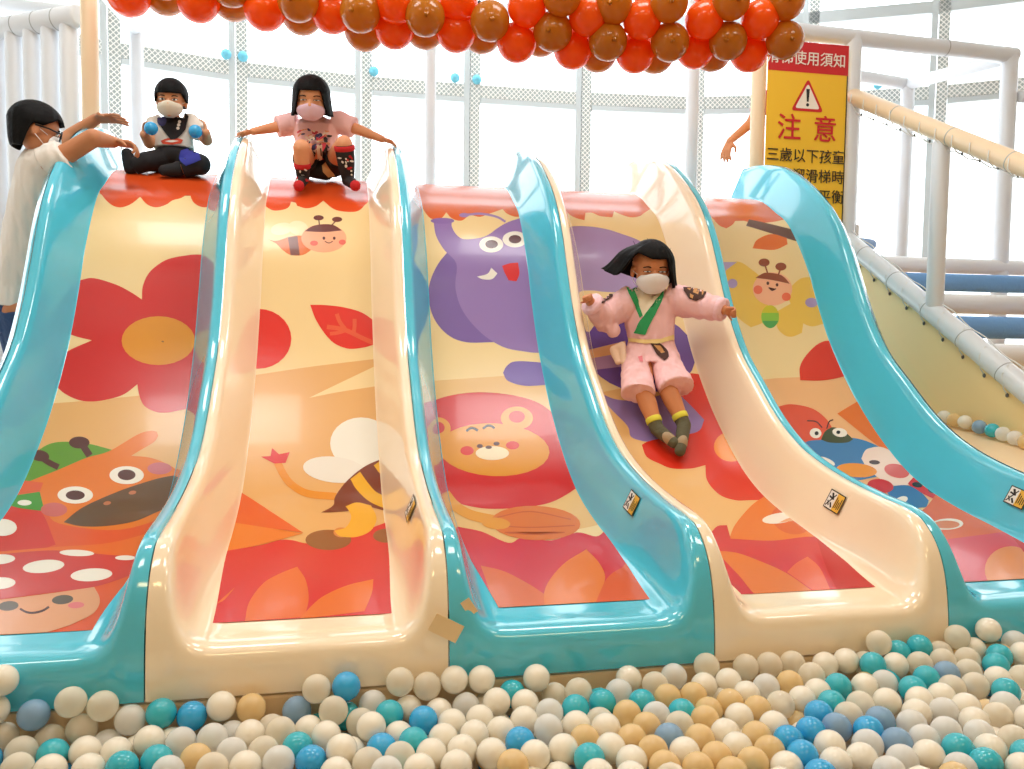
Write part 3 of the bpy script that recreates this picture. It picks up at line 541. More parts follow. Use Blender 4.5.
rnd = random.Random(11)
nt_ = len(pts)
P = np.array([p[1] for p in pts])
tries = 0
while len(pts) < 300 and tries < 20000:                       # balls glimpsed between those in the top layer
    tries += 1; x = rnd.uniform(-.9, 5.6); y = rnd.uniform(-.62 - .02*x, -R_-.005)
    q = np.array([x, y, surf(x, y)-rnd.uniform(.02, .06)])
    if np.min(np.linalg.norm(P-q, axis=1)) > 1.72*R_:
        kk = rnd.choice('WWWCCPGGTBLC'); pts.append([kk, q]); P = np.vstack([P, q])
D = 2*R_*1.002
for it in range(160):                                           # settle: push overlapping balls apart
    d = P[:, None]-P[None]; r = np.linalg.norm(d, axis=2)+np.eye(len(P))*9
    ov = np.clip(D-r, 0, None); sh_ = (d/r[..., None]*ov[..., None]).sum(1)*.32
    sh_[:, 2] *= .8; P = P+sh_; P[:, 1] = np.minimum(P[:, 1], -R_-.003)
proto = {}
for (kk, _), q in zip(pts, P):
    if kk not in proto:
        bm = bmesh.new(); ball(bm, (0, 0, 0), R_*K, 24, 16)
        o = obj('ball', bm, BM[kk]); tag(o, BLBL[kk][0], 'ball', BLBL[kk][1]); proto[kk] = o
    else: o = proto[kk].copy(); COL.objects.link(o)
    o.location = V(q); o.rotation_euler = (rnd.random()*3, rnd.random()*3, 0)
bm = bmesh.new(); keys = list('WCPGBTL'); fill = []
for ly in range(3):                                            # the deeper layers of the pit
    for yy in np.arange(-.06, -1.32, -2*R_*.93):
        for xx in np.arange(-1.0, 6.0, 2*R_*1.01):
            q = np.array([xx+rnd.uniform(-.02, .02)+ly*R_, yy+rnd.uniform(-.01, .0), surf(xx, yy)-.055-ly*.075+rnd.uniform(-.01, .01)])
            if yy < -.6-.02*xx: q[2] += .055
            if q[1] > -R_-.004: q[1] = -R_-.004
            if ly == 0 or yy > -.25:
                if np.min(np.linalg.norm(P-q, axis=1)) > 1.5*R_: fill.append((q, keys.index(rnd.choice('WWWCCPGGTTBLWW'))))
for q, mi in fill:
    g = bmesh.ops.create_icosphere(bm, subdivisions=2, radius=R_*K, matrix=Matrix.Translation(V(q)))
    if mi:
        for f in {f for v in g['verts'] for f in v.link_faces}: f.material_index = mi
o = obj('ball_pit_fill', bm, [BM[k] for k in keys]); o['kind'] = 'stuff'; tag(o, 'deeper mixed layer of pit balls beneath the top ones', 'balls')
# ------------------------------------------------------------------ padded posts, beams, fence
PADW = mat('white_vinyl_padding', (224, 228, 233), 0.3, 0.5, bump=.12, bscale=14)
PADB = mat('beige_vinyl_padding', (238, 212, 176), 0.32, 0.5, bump=.12, bscale=14)
SEAM = mat('grey_seam', (170, 172, 172), 0.6)
def bar(name, label, cat, a, b, r, m, group=None, seams=()):
    a = V(a); b = V(b); bm = bmesh.new(); rod(bm, a, b, r*K, 20)
    o = obj(name, bm, [m]); tag(o, label, cat, group)
    if seams:
        d = (b-a).normalized()
        for f in seams:
            bm = bmesh.new(); c = a+(b-a)*f; tube(bm, [c-d*.003, c+d*.003], r*K*1.02, 20); obj('seam_band', bm, SEAM, o).matrix_parent_inverse = Matrix()
    return o
def vpost(name, label, px, py, Z, z0, z1, r, m, seams=()):
    q = at(px, py, Z); return bar(name, label, 'post', (q[0], q[1], z0), (q[0], q[1], z1), r, m, None, seams)
q = at(90, 60, 5.8); NP = q
vpost('padded_post', 'thick beige and white padded post beside the row of padded columns', 90, 60, 5.8, .3, 5.1, .057, PADB)
vpost('padded_post', 'white padded post rising behind the seated toddler', 136.5, 60, 7.25, 2.2, 3.72, .056, PADW)
vpost('padded_post', 'slim white padded post standing behind the elephant lane', 430.5, 120, 7.3, 2.2, 5.0, .048, PADW)
vpost('padded_post', 'white padded post standing behind the top of the butterfly lane', 692, 120, 7.3, 2.2, 5.0, .055, PADW)
a = at(92, 19, 5.85); b = at(136.5, 24, 7.25); b[2] = 3.72; a[2] = 3.72
bar('padded_beam', 'short white padded beam joining the two posts at the far left', 'beam', (a[0], a[1], 3.6), (b[0], b[1], 3.74), .05, PADW)
a = at(-25, 1, 6.6); b = at(86, 15, 6.3); bar('padded_beam', 'pale grey beam high behind the padded columns at the far left', 'beam', a, b, .055, PADW)
# fence of padded columns
f0 = at(78, 14, 5.9); f1 = at(-40, 14, 6.3); zt = 3.36
order = ['nearest the thick beige post', 'second from the thick beige post', 'third from the thick beige post', 'fourth from the thick beige post', 'fifth from the thick beige post', 'sixth from the thick beige post, cut by the frame']
for j in range(6):
    p = f0+(f1-f0)*((j+.5)/6.6)
    o = bar('padded_column', 'white vinyl padded column of the fence, '+order[j], 'column', (p[0], p[1], .3), (p[0], p[1], zt-.02), .062, PADW, 'padded fence columns')
bar('padded_cap_rail', 'white padded rail capping the row of padded columns', 'rail', (f0[0]+.02, f0[1]-.02, zt), (f1[0], f1[1], zt), .078, PADW, None, (.17, .33, .5, .66, .83))

# right-hand climbing frame
XR = 5.95
def pl(px, py): return onx(px, py, XR)
pA = pl(846, 230); y_s = pA[1]
bar('padded_post', 'white laced padded post at the right edge of the yellow notice', 'post', (XR, y_s, .3), (XR, y_s, pl(856, 34)[2]), .074, PADW)
qL = ony(758, 110, y_s)
bar('padded_post', 'beige padded post at the left edge of the yellow notice', 'post', (qL[0], y_s, 2.2), (qL[0], y_s, 4.0), .062, PADB)
e0 = ony(790, 30, y_s); e1 = ony(1016, 56, y_s)
bar('padded_beam', 'long white padded beam running right from above the yellow notice', 'beam', (qL[0]-.1, y_s, e0[2]), (e1[0], y_s, e1[2]), .07, PADW, None, (.72,))
bar('padded_post', 'white padded post at the far right end of the long beam', 'post', (e1[0]-.06, y_s, -.4), (e1[0]-.06, y_s, e1[2]), .072, PADW)
h0 = pl(852, 96); h1 = pl(1024, 166); dh = h1-h0
bar('handrail', 'sloping beige padded handrail on the right', 'handrail', h0-dh*.02, h0+dh*1.55, .068, PADB, None, (.22, .43, .62))
m0 = pl(944, 140); m1 = pl(934, 318)
bar('padded_post', 'short white padded post carrying the sloping handrail', 'post', (XR, m1[1], m1[2]-.02), (XR, m1[1], m0[2]), .062, PADW)
r0 = pl(842, 236); r1 = pl(1024, 388); dr = r1-r0
bar('padded_rail', 'sloping white padded lower rail along the top of the beige side panel', 'rail', r0-dr*.02, r0+dr*1.5, .075, PADW, None, (.12, .25, .38, .5, .62))
bk = ony(908, 84, 5.2)
bar('padded_post', 'white padded post at the back corner of the climbing frame', 'post', (bk[0], 5.2, -.4), (bk[0], 5.2, bk[2]), .07, PADW)
b0 = ony(858, 76, 5.2)
bar('padded_beam', 'short white padded beam behind the laced post', 'beam', (b0[0], 5.2, b0[2]), (bk[0], 5.2, bk[2]), .06, PADW)
bar('padded_beam', 'white padded beam slanting back from the far right post', 'beam', (bk[0], 5.2, bk[2]), (e1[0]-.06, y_s, e1[2]-.02), .06, PADW)
sr = ony(1014, 98, y_s)
bar('padded_beam', 'stub of a white padded beam leaving the far right post', 'beam', (sr[0], y_s-.06, sr[2]), (sr[0]+.9, y_s-.06, sr[2]-.02), .055, PADW)
# net edge ropes with lacing
ROPE = mat('white_rope', (226, 228, 226), 0.7); CLIP = mat('dark_tie', (90, 92, 92), 0.6)
TIES = []
def tie(p, r): TIES.append((p, r))
def ties_to(t):
    for p, r in TIES:
        b = bmesh.new(); ball(b, p, r, 8, 6, (1, 1, 1.5)); obj('tie', b, CLIP, t)
    TIES.clear()
bm = bmesh.new()
n0 = pl(855, 112); n1 = pl(1024, 178); nd = n1-n0; P_ = [n0+nd*t+np.array([0, 0, -.018*math.sin(t*28)**2]) for t in np.linspace(0, 1.3, 60)]
tube(bm, [V(p) for p in P_], .0035, 6)
for t in np.linspace(.05, 1.25, 14):
    a = h0+dh*t; b_ = n0+nd*t; tube(bm, [V(a+np.array([-.07, 0, .03])), V(a+np.array([-.075, 0, -.04])), V(b_+np.array([-.03, 0, 0])), V(b_)], .003, 6)
    tie(V(b_), .007)
t_ = thing('net_edge_rope', 'thin white net rope laced below the sloping handrail', 'rope', V(n0)); obj('rope', bm, ROPE, t_); ties_to(t_)
bm = bmesh.new()
for t in np.linspace(.05, 1.25, 13):
    a = r0+dr*t; tube(bm, [V(a+np.array([-.03, 0, .085])), V(a+np.array([-.078, 0, .02])), V(a+np.array([-.06, 0, -.07])), V(a+np.array([-.03, 0, -.11]))], .003, 6)
    tie(V(a+np.array([-.03, 0, -.115])), .008)
tube(bm, [V(r0+dr*t+np.array([.02, 0, .10+.01*math.sin(t*40)])) for t in np.linspace(0, 1.3, 50)], .0035, 6)
t_ = thing('net_edge_rope', 'thin white net rope laced round the sloping lower rail', 'rope', V(r0)); obj('rope', bm, ROPE, t_); ties_to(t_)
bm = bmesh.new()
for z in np.linspace(2.1, 3.25, 10): tube(bm, [V((XR-.07*math.cos(t), y_s-.07*math.sin(t), z+.008*t)) for t in np.linspace(-.4, 3.2, 9)], .003, 6)
tube(bm, [V((XR+.078, y_s-.02, z)) for z in (2.1, 2.6, 3.2)], .003, 6)
t_ = thing('net_edge_rope', 'white lacing wound round the post right of the yellow notice', 'rope', V((XR, y_s, 2.1))); obj('rope', bm, ROPE, t_)
# sloping side panel and ledge
SIDE = mat('beige_side_panel', (252, 218, 154), 0.5)
bm = bmesh.new(); T = [r0+dr*t+np.array([-.02, 0, -.05]) for t in (-.02, 1.5)]
pp = [T[0], T[1], (T[1][0], T[1][1], -.4), (T[0][0], T[0][1], -.4)]
f = bm.faces.new([bm.verts.new(V(p)) for p in pp]); r = bmesh.ops.extrude_face_region(bm, geom=[f]); bmesh.ops.translate(bm, verts=[v for v in r['geom'] if isinstance(v, bmesh.types.BMVert)], vec=(.04, 0, 0))
bm.normal_update(); o = obj('sloping_side_panel', bm, SIDE, smooth=False); tag(o, 'sloping beige side panel between the butterfly lane and the climbing frame', 'panel')
XL = XR-.09; g0 = onx(940, 424, XL); g1 = onx(1014, 446, XL); gd = g1-g0
bm = bmesh.new(); c = (g0+g1)/2; tilt = math.atan2(gd[2], gd[1])
pp = [np.array([5.04, *(g0-gd*.6)[1:]]), g0-gd*.6+np.array([.05, 0, 0]), g1+gd*1.6+np.array([.05, 0, 0]), np.array([5.04, *(g1+gd*1.6)[1:]])]
f = bm.faces.new([bm.verts.new(V(p)) for p in pp]); r = bmesh.ops.extrude_face_region(bm, geom=[f]); bmesh.ops.translate(bm, verts=[v for v in r['geom'] if isinstance(v, bmesh.types.BMVert)], vec=(0, 0, -.5))
o = obj('padded_ledge', bm, BASE, smooth=False); tag(o, 'cream ledge at the foot of the beige side panel, holding a row of balls', 'ledge')
for n, (px, py, kk, lab) in enumerate(((944, 417, 'P', 'grey frosted ball first in the row on the cream ledge'), (954, 420, 'G', 'honey ball second in the row on the cream ledge'), (965, 422, 'W', 'creamy white ball third in the row on the cream ledge'), (979.5, 427, 'L', 'dusty blue ball in the row on the cream ledge'),
        (992.5, 430.5, 'T', 'teal ball in the row on the cream ledge'), (1003, 434, 'P', 'frosted ball just past the teal one on the cream ledge'), (1015, 438, 'P', 'frosted ball near the picture edge on the cream ledge'), (1026, 442, 'G', 'honey ball cut by the picture edge on the cream ledge'))):
    o = proto[kk].copy(); COL.objects.link(o); q = onx(px, py, XL); o.location = V(q); tag(o, lab, 'ball', 'row of balls on the ledge')
# foam rollers of the stair behind
BLUEF = mat('blue_foam_cover', (112, 160, 214), 0.85, bump=.4, bscale=40); WHF = mat('white_foam_cover', (236, 238, 240), 0.6)
RL = [(862, 263, 14, WHF, 'white foam roller, topmost of the stair behind the lower rail'), (890, 281, 16, BLUEF, 'upper blue foam roller of the stair behind the lower rail'), (918, 303, 18, WHF, 'white foam roller between the two blue ones'), (950, 327, 20, BLUEF, 'lower blue foam roller of the stair behind the lower rail'), (988, 356, 22, WHF, 'white foam roller below the lower blue one')]
for px, py, h, mm, lab in RL:
    q = onx(px, py, XR+.16); Z = (q-CAM)@_fw; rr = h/CF*Z*.56
    bm = bmesh.new(); a = V(q); b_ = V((q[0]+2.6, q[1], q[2])); rod(bm, a, b_, rr*K, 24, .7); o = obj('foam_roller', bm, mm); tag(o, lab, 'roller')
q = onx(857, 243, XR+.12); bm = bmesh.new(); rod(bm, V(q), V(q+np.array([.22, .1, 0])), .05*K, 16, .7); tag(obj('foam_roller', bm, mat('pale_blue_foam', (150, 176, 214), .8)), 'small pale blue roller end beside the foot of the laced post', 'roller')
# small balls resting on the window transom
for px, py, lab in ((226, 54.5, 'light blue ball on the window transom left of the first mullion'), (243, 57, 'light blue ball on the transom just right of the first mullion'), (374, 71, 'light blue ball on the transom above the squatting girl'), (455, 77, 'light blue ball on the transom left of the middle mullion'), (477, 79, 'light blue ball on the transom right of the middle mullion'), (878, 86, 'light blue ball on the transom beyond the right posts')):
    best = None
    for (x0, y0), (x1, y1) in zip(ARC, ARC[1:]):
        d = ray(px, py); den = d[0]*(y1-y0)-d[1]*(x1-x0)
        if abs(den) < 1e-6: continue
        t = ((x0-CAM[0])*(y1-y0)-(y0-CAM[1])*(x1-x0))/den; q = CAM+d*t; s = ((q[0]-x0)*(x1-x0)+(q[1]-y0)*(y1-y0))/((x1-x0)**2+(y1-y0)**2)
        if 0 <= s <= 1 and t > 0: best = (q, d)
    q, d = best; q = q-d*.06/np.linalg.norm(d)
    bm = bmesh.new(); ball(bm, (0, 0, 0), .042, 16, 10); o = obj('ball', bm, mat('pale_blue_ball', (120, 210, 236), .35)); o.location = V((q[0], q[1], 3.9+.05)); tag(o, lab, 'ball')

# ------------------------------------------------------------------ the yellow notice
c00 = ony(768, 38, y_s-.08); c11 = ony(850, 228, y_s-.08)
tl = ony(769, 38, y_s-.08); tr_ = ony(849, 47, y_s-.08); br = ony(838, 226, y_s-.08)
W_ = (tr_[0]-tl[0])*K; ztop = (tl[2]+tr_[2])/2; H_ = (ztop-br[2])*K
org = V((tl[0], y_s-.08, ztop))
SG = thing('notice_banner', 'yellow and red caution notice hung between two padded posts', 'sign', org)
def srect(bm, x0, y0, x1, y1, dy, mi=0): bm.faces.new([bm.verts.new(org+Vector((x*W_, -dy, -y*H_))) for x, y in ((x0, y0), (x1, y0), (x1, y1), (x0, y1))]).material_index = mi
SY = mat('banner_yellow', (246, 196, 50), .4); SR = mat('banner_red', (206, 34, 40), .4); SWt = mat('banner_white', (246, 236, 222), .4); SB = mat('banner_dark', (52, 44, 30), .5)
bm = bmesh.new(); box(bm, org+Vector((W_/2, .004, -H_/2)), (W_, .008, H_)); obj('board', bm, SY, SG, smooth=False)
bm = bmesh.new(); srect(bm, 0, 0, 1, .165, .0015); srect(bm, .985, .165, 1, 1, .0015, 1); obj('red_header', bm, [SR, SB], SG, smooth=False)
bm = bmesh.new()
def tri(bm, cx, cy, s, dy, mi):
    P = [(cx, cy-s*1.0), (cx+s*.95, cy+s*.72), (cx-s*.95, cy+s*.72)]; out = []
    for k in range(3):
        a = np.array(P[k]); u1 = np.array(P[k-1])-a; u2 = np.array(P[(k+1) % 3])-a
        for t in np.linspace(0, 1, 6): e1 = a+u1*.12*(1-t); e2 = a+u2*.12*t; out.append(e1*(1-t)+e2*t)
    bm.faces.new([bm.verts.new(org+Vector((x, -dy, -y))) for x, y in out]).material_index = mi
tri(bm, W_*.50, H_*.30, W_*.215, .002, 0); tri(bm, W_*.50, H_*.303, W_*.165, .003, 1)
ex = bmesh.new()
P = [(-.018, -.085), (.018, -.085), (.009, .03), (-.009, .03)]
bm.faces.new([bm.verts.new(org+Vector((W_*(.5+x*1.25), -.004, -(H_*.305+y*W_*1.25)))) for x, y in P]).material_index = 2
bm.faces.new([bm.verts.new(org+Vector((W_*.5+.012*W_*1.6*math.cos(t), -.004, -(H_*.305+.065*W_*1.1+.012*W_*1.6*math.sin(t))))) for t in np.linspace(0, 6.28, 13)[:-1]]).material_index = 2
obj('warning_triangle', bm, [SR, SWt, BLACK], SG, smooth=False); ex.free()
def word(txt, cx, cy, size, m, bold=0.0, sp=1.0):
    c = bpy.data.curves.new('t', 'FONT'); c.body = txt; c.size = size; c.align_x = 'CENTER'; c.align_y = 'CENTER'; c.space_character = sp
    o = bpy.data.objects.new('t', c); COL.objects.link(o); bpy.context.view_layer.update()
    m0 = bpy.data.meshes.new_from_object(o.evaluated_get(bpy.context.evaluated_depsgraph_get())); bpy.data.objects.remove(o)
    b_ = bmesh.new()
    for n_, (dx, dy) in enumerate(((0, 0), (-bold, 0), (bold, 0), (0, bold), (0, -bold))):      # heavier strokes
        m0.transform(Matrix.Translation((dx, dy, .0005*n_))); b_.from_mesh(m0); m0.transform(Matrix.Translation((-dx, -dy, -.0005*n_)))
    me = bpy.data.meshes.new('lettering'); b_.to_mesh(me); b_.free()
    me.transform(Matrix()); me.transform(Matrix.Translation(org+Vector((cx*W_, -.004, -cy*H_))) @ Matrix.Rotation(math.pi/2, 4, 'X'))
    me.materials.append(m); o = bpy.data.objects.new('lettering', me); COL.objects.link(o); o.parent = SG; o.matrix_parent_inverse = Matrix.Translation(-Vector(SG.location)); return o
word('滑梯使用須知', .47, .093, W_*.165, SWt, .0009)
word('注', .28, .478, W_*.31, SR, .0016); word('意', .73, .478, W_*.31, SR, .0016)
for j, (s, cx) in enumerate((('三歲以下孩童', .5), ('使用溜滑梯時', .5), ('請保持平衡', .59))): word(s, cx, .625+j*.11, W_*.165, SB, .0005)
# ------------------------------------------------------------------ people
from mathutils.bvhtree import BVHTree
from mathutils import noise as mnoise
SKIN = mat('skin_light', (228, 162, 120), .55, .4, sss=.05); SKIN2 = mat('skin_tan', (212, 140, 94), .55, .4, sss=.05)
HAIR = mat('black_hair', (9, 8, 9), .65, .18, bump=.5, bscale=45); EYEW = mat('eye_white', (236, 232, 226), .3); IRIS = mat('dark_iris', (30, 18, 14), .2)
LIP = mat('lips', (190, 96, 84), .5)
def cdir(a, b, c): return Vector(_r*a + _u*b - _fw*c).normalized()       # right, up and towards the front of the slide
def J(px, py, Z): return V(at(px, py, Z))
def cap(a, ra, b, rb): return ('c', Vector(a), ra, Vector(b), rb)
def chain(pts, rs): return [cap(pts[i], rs[i], pts[i+1], rs[i+1]) for i in range(len(pts)-1)]
def ell(c, r, R=None): return ('e', Vector(c), r, R)
def tb(pts, rs, flat=1.0, seg=24): return ('t', pts, rs, flat, seg)
def loft(bm, rings):
    vs = [[bm.verts.new(p) for p in r] for r in rings]; n = len(vs[0])
    for a, b in zip(vs, vs[1:]):
        for k in range(n): bm.faces.new((a[k], a[(k+1) % n], b[(k+1) % n], b[k]))
    bm.faces.new(vs[0][::-1]); bm.faces.new(vs[-1])
def blob(name, prims, m, voxel, parent, smooth=3, fac=.5, folds=0.0):
    """one continuous surface grown from overlapping tapered limbs"""
    bm = bmesh.new()
    for p in prims:
        if p[0] == 'c':
            _, a, ra, b, rb = p; ball(bm, a, ra, 16, 10); ball(bm, b, rb, 16, 10)
            if (b-a).length > 1e-5: tube(bm, [a, b], [ra, rb], 16)
        elif p[0] == 'e': ball(bm, p[1], 1.0, 24, 16, p[2], p[3])
        elif p[0] == 't': tube(bm, p[1], p[2], p[4], flat=p[3])
        elif p[0] == 'l': loft(bm, p[1])
    bmesh.ops.recalc_face_normals(bm, faces=bm.faces[:])
    me = bpy.data.meshes.new(name); bm.to_mesh(me); bm.free(); o = bpy.data.objects.new(name, me); COL.objects.link(o)
    r = o.modifiers.new('r', 'REMESH'); r.mode = 'VOXEL'; r.voxel_size = voxel; r.adaptivity = 0
    if smooth: s = o.modifiers.new('s', 'SMOOTH'); s.factor = fac; s.iterations = smooth
    bpy.context.view_layer.update()
    me2 = bpy.data.meshes.new_from_object(o.evaluated_get(bpy.context.evaluated_depsgraph_get()))
    bpy.data.objects.remove(o); me2.name = name; me2.materials.clear(); me2.materials.append(m)
    if folds:                                                     # hanging folds of the cloth
        co = [v.co.copy() for v in me2.vertices]; no = [v.normal.copy() for v in me2.vertices]
        for v, c_, n_ in zip(me2.vertices, co, no):
            k = mnoise.noise(Vector((c_.x*26, c_.y*26, c_.z*7)))+.5*mnoise.noise(Vector((c_.x*50+9, c_.y*50, c_.z*16)))
            v.co = c_+n_*folds*k
    me2.polygons.foreach_set('use_smooth', [True]*len(me2.polygons))
    o = bpy.data.objects.new(name, me2); COL.objects.link(o); o.parent = parent; o.matrix_parent_inverse = Matrix.Translation(-Vector(parent.location))
    return o
def bvh(o):
    me = o.data; return BVHTree.FromPolygons([v.co.copy() for v in me.vertices], [tuple(p.vertices) for p in me.polygons])
CV = V(CAM)
def decal(name, tree, shapes, parent, off=.0025, step=2.2, label=None):
    """trim or print cut to an outline and laid on the cloth beneath it"""
    bm = bmesh.new(); mats = []
    for li, (m, poly) in enumerate(shapes):
        if m not in mats: mats.append(m)
        b = bmesh.new(); b.faces.new([b.verts.new((x, y, 0)) for x, y in poly]); bmesh.ops.triangulate(b, faces=b.faces[:])
        xs = [v.co.x for v in b.verts]; ys = [v.co.y for v in b.verts]
        for s in np.arange(min(xs)+step, max(xs), step): bmesh.ops.bisect_plane(b, geom=b.verts[:]+b.edges[:]+b.faces[:], plane_co=(s, 0, 0), plane_no=(1, 0, 0))
        for s in np.arange(min(ys)+step, max(ys), step): bmesh.ops.bisect_plane(b, geom=b.verts[:]+b.edges[:]+b.faces[:], plane_co=(0, s, 0), plane_no=(0, 1, 0))
        mp = {}
        for v in b.verts:
            d = Vector(ray(v.co.x, v.co.y)).normalized(); h = tree.ray_cast(CV, d)
            if h[0] is not None:
                n = h[1] if h[1].dot(d) < 0 else -h[1]; mp[v] = bm.verts.new(h[0]+n*(off+.0006*li)-d*.001)
        for f in b.faces:
            if all(v in mp for v in f.verts):
                try: bm.faces.new([mp[v] for v in f.verts]).material_index = mats.index(m)
                except ValueError: pass
        b.free()
    o = obj(name, bm, mats, parent)
    if label: o['label'] = label
    return o
def basis(f, up):
    f = Vector(f).normalized(); x = f.cross(Vector(up)).normalized(); z = x.cross(f); return Matrix((x, f, z)).transposed()
def head_prims(c, R, H, child=True):
    def q(x, y, z): return Vector(c)+R @ Vector((x*H, y*H, z*H))
    E = lambda x, y, z, r: ell(q(x, y, z), tuple(t*H for t in r), R)
    return [E(0, -.04, .10, (.385, .45, .40)), E(0, .08, -.16, (.31, .34, .34)), E(.17, .2, -.2, (.16, .16, .17)), E(-.17, .2, -.2, (.16, .16, .17)),
            cap(q(0, .41, -.05), .035*H, q(0, .45, -.15), .06*H), E(0, .385, -.285, (.12, .05, .045)), E(0, .33, -.42, (.12, .1, .08)),
            E(.385, -.02, -.1, (.045, .09, .13)), E(-.385, -.02, -.1, (.045, .09, .13))]
def face(parent, c, R, H, open_=.03, brow=True):
    def q(x, y, z): return Vector(c)+R @ Vector((x*H, y*H, z*H))
    for s in (-1, 1):
        bm = bmesh.new(); ball(bm, q(s*.165, .385, -.03), H, 14, 10, (.075, .03, open_+.004), R); e = obj('eye', bm, EYEW, parent)
        bm = bmesh.new(); ball(bm, q(s*.16, .405, -.034), H, 12, 8, (.034, .018, min(.034, open_)), R)
        obj('iris', bm, IRIS, e).matrix_parent_inverse = Matrix()
        bm = bmesh.new(); tube(bm, [q(s*(.165+t*.085), .405-.03*abs(t), -.03+open_*(1-.75*t*t)) for t in np.linspace(-1, 1, 7)], .010*H, 6); obj('eyelid', bm, HAIR, parent)
        if brow:
            bm = bmesh.new(); tube(bm, [q(s*(.17+t*.09), .415-.04*t*t, .075-.025*t*t) for t in np.linspace(-1, 1, 7)], [.008*H]+[.014*H]*5+[.008*H], 6); obj('eyebrow', bm, HAIR, parent)
def mask(parent, c, R, H, m, z0=-.10):
    bm = bmesh.new(); rows = []
    for j in range(11):
        t = j/10; z = z0+(-.52-z0)*t; w = (.86, .98, 1.06, 1.1, 1.1, 1.08, 1.02, .94, .84, .7, .5)[j]
        rr = (.36, .385, .40, .40, .395, .385, .37, .35, .315, .27, .2)[j]; yy = (.09, .085, .08, .08, .08, .08, .085, .09, .1, .11, .12)[j]
        row = []
        for a in np.linspace(-w, w, 19):
            bulge = .03*math.exp(-(a/.33)**2)*(1-abs(t-.25))
            row.append(bm.verts.new(Vector(c)+R @ Vector((rr*math.sin(a)*H, (yy+(rr+bulge)*math.cos(a))*H, (z+.075*math.exp(-(a/.55)**2)*(1-t)**2)*H))))
        rows.append(row)
    for a, b in zip(rows, rows[1:]):
        for k in range(18): bm.faces.new((a[k], a[k+1], b[k+1], b[k]))
    o = obj('face_mask', bm, m, parent); s = o.modifiers.new('thick', 'SOLIDIFY'); s.thickness = .0025; s.offset = 1
    bm = bmesh.new()
    for s_ in (-1, 1):
        for z1, z2 in ((-.12, -.03), (-.36, -.17)): tube(bm, [Vector(c)+R @ Vector((s_*x*H, y*H, z*H)) for x, y, z in ((.33, .22, z1), (.39, .08, (z1+z2)/2), (.41, -.05, z2))], .007*H, 6)
    obj('ear_loop', bm, m, o).matrix_parent_inverse = Matrix()
    return o
def hair(parent, c, R, H, emin, rad=(.43, .50, .47), flare=0.0, amp=.012, seed=1, blow=None, taper=0.0):
    """hair sheet from the crown down to a hairline/length emin(azimuth in degrees, 0 = face)"""
    rnd = random.Random(seed); n = 72; ph = [rnd.uniform(0, 6.28) for _ in range(6)]
    outer, inner = [], []
    for k in range(n):
        az = -180+360*k/n; a = math.radians(az); lo = emin(abs(az)); co, ci = [], []
        for j in range(15):
            el = 90-(90-lo)*j/14; e = math.radians(el)
            wav = 1+amp*(math.sin(a*17+ph[0])+.7*math.sin(a*29+ph[1]))*(j/14)
            if el >= 0: x, y, z = math.sin(a)*math.cos(e), math.cos(a)*math.cos(e), math.sin(e)
            else: x, y, z = math.sin(a), math.cos(a), math.sin(e)*1.25
            fl = (1+flare*max(0, -el)/60)*(1-taper*min(1, max(0, -el)/80)*min(1, max(0, (abs(az)-70)/40)))
            p = Vector((x*rad[0]*wav*fl, y*rad[1]*wav*fl-.04, z*rad[2]*(1 if el >= 0 else 1.0)+.10))
            if blow and j: p = blow(p, az, j/14, rnd)
            q = Vector((p.x*.9, (p.y+.04)*.9-.04, p.z-(.035 if el > 20 else 0)))
            co.append(Vector(c)+R @ (p*H)); ci.append(Vector(c)+R @ (q*H))
        outer.append(co); inner.append(ci)
    bm = bmesh.new(); O = [[bm.verts.new(p) for p in col] for col in outer]; I = [[bm.verts.new(p) for p in col] for col in inner]
    for k in range(n):
        k2 = (k+1) % n
        for j in range(14):
            if j == 0:
                pass
            bm.faces.new((O[k][j], O[k2][j], O[k2][j+1], O[k][j+1])); bm.faces.new((I[k][j+1], I[k2][j+1], I[k2][j], I[k][j]))
        bm.faces.new((O[k][14], O[k2][14], I[k2][14], I[k][14]))
    bmesh.ops.remove_doubles(bm, verts=bm.verts[:], dist=1e-5)
    return obj('hair', bm, HAIR, parent)
def hand(wrist, d, pn, side, S, curl=.3, spread=.12, thumb=.6, rf=None):
    """palm, four bent fingers and a thumb; d along the hand, pn out of the palm, side = +1 when the thumb is on the d x pn side"""
    w = Vector(wrist); d = Vector(d).normalized(); pn = Vector(pn); pn = (pn-d*pn.dot(d)).normalized(); lat = d.cross(pn)*side
    r = rf or S*.048; P = []
    for o in (-.16, -.05, .06, .16): P.append(cap(w+d*S*.04+lat*S*o*.6, S*.085, w+d*S*.46+lat*S*o, S*.07))
    for o, ln_, sp in ((-.19, .38, -1.3), (-.065, .46, -.4), (.06, .48, .4), (.185, .42, 1.2)):
        p = w+d*S*.48+lat*S*o; dd = (d+lat*spread*sp).normalized(); nn = pn.copy(); cu = curl*(1+.12*sp)
        for f, k in ((.45, .7), (.32, 1.0), (.25, .8)):
            a = cu*k; dd, nn = (dd*math.cos(a)+nn*math.sin(a)), (nn*math.cos(a)-dd*math.sin(a))
            q = p+dd*S*ln_*f; P.append(cap(p, r*1.05, q, r*.95)); p = q
    p = w+d*S*.14+lat*S*.17; q = p+(d*.55+lat*.75+pn*thumb*.5).normalized()*S*.22; P.append(cap(p, r*1.5, q, r*1.2))
    P.append(cap(q, r*1.2, q+(d*.9+lat*.15+pn*thumb).normalized()*S*.2, r*.95)); return P
def ring(c, ax, ay, rx, ry, n=32, sq=2.3):
    out = []
    for t in np.linspace(0, 2*math.pi, n, endpoint=False):
        ct, s_ = math.cos(t), math.sin(t); out.append(Vector(c)+ax*(rx*math.copysign(abs(ct)**(2/sq), ct))+ay*(ry*math.copysign(abs(s_)**(2/sq), s_)))
    return out
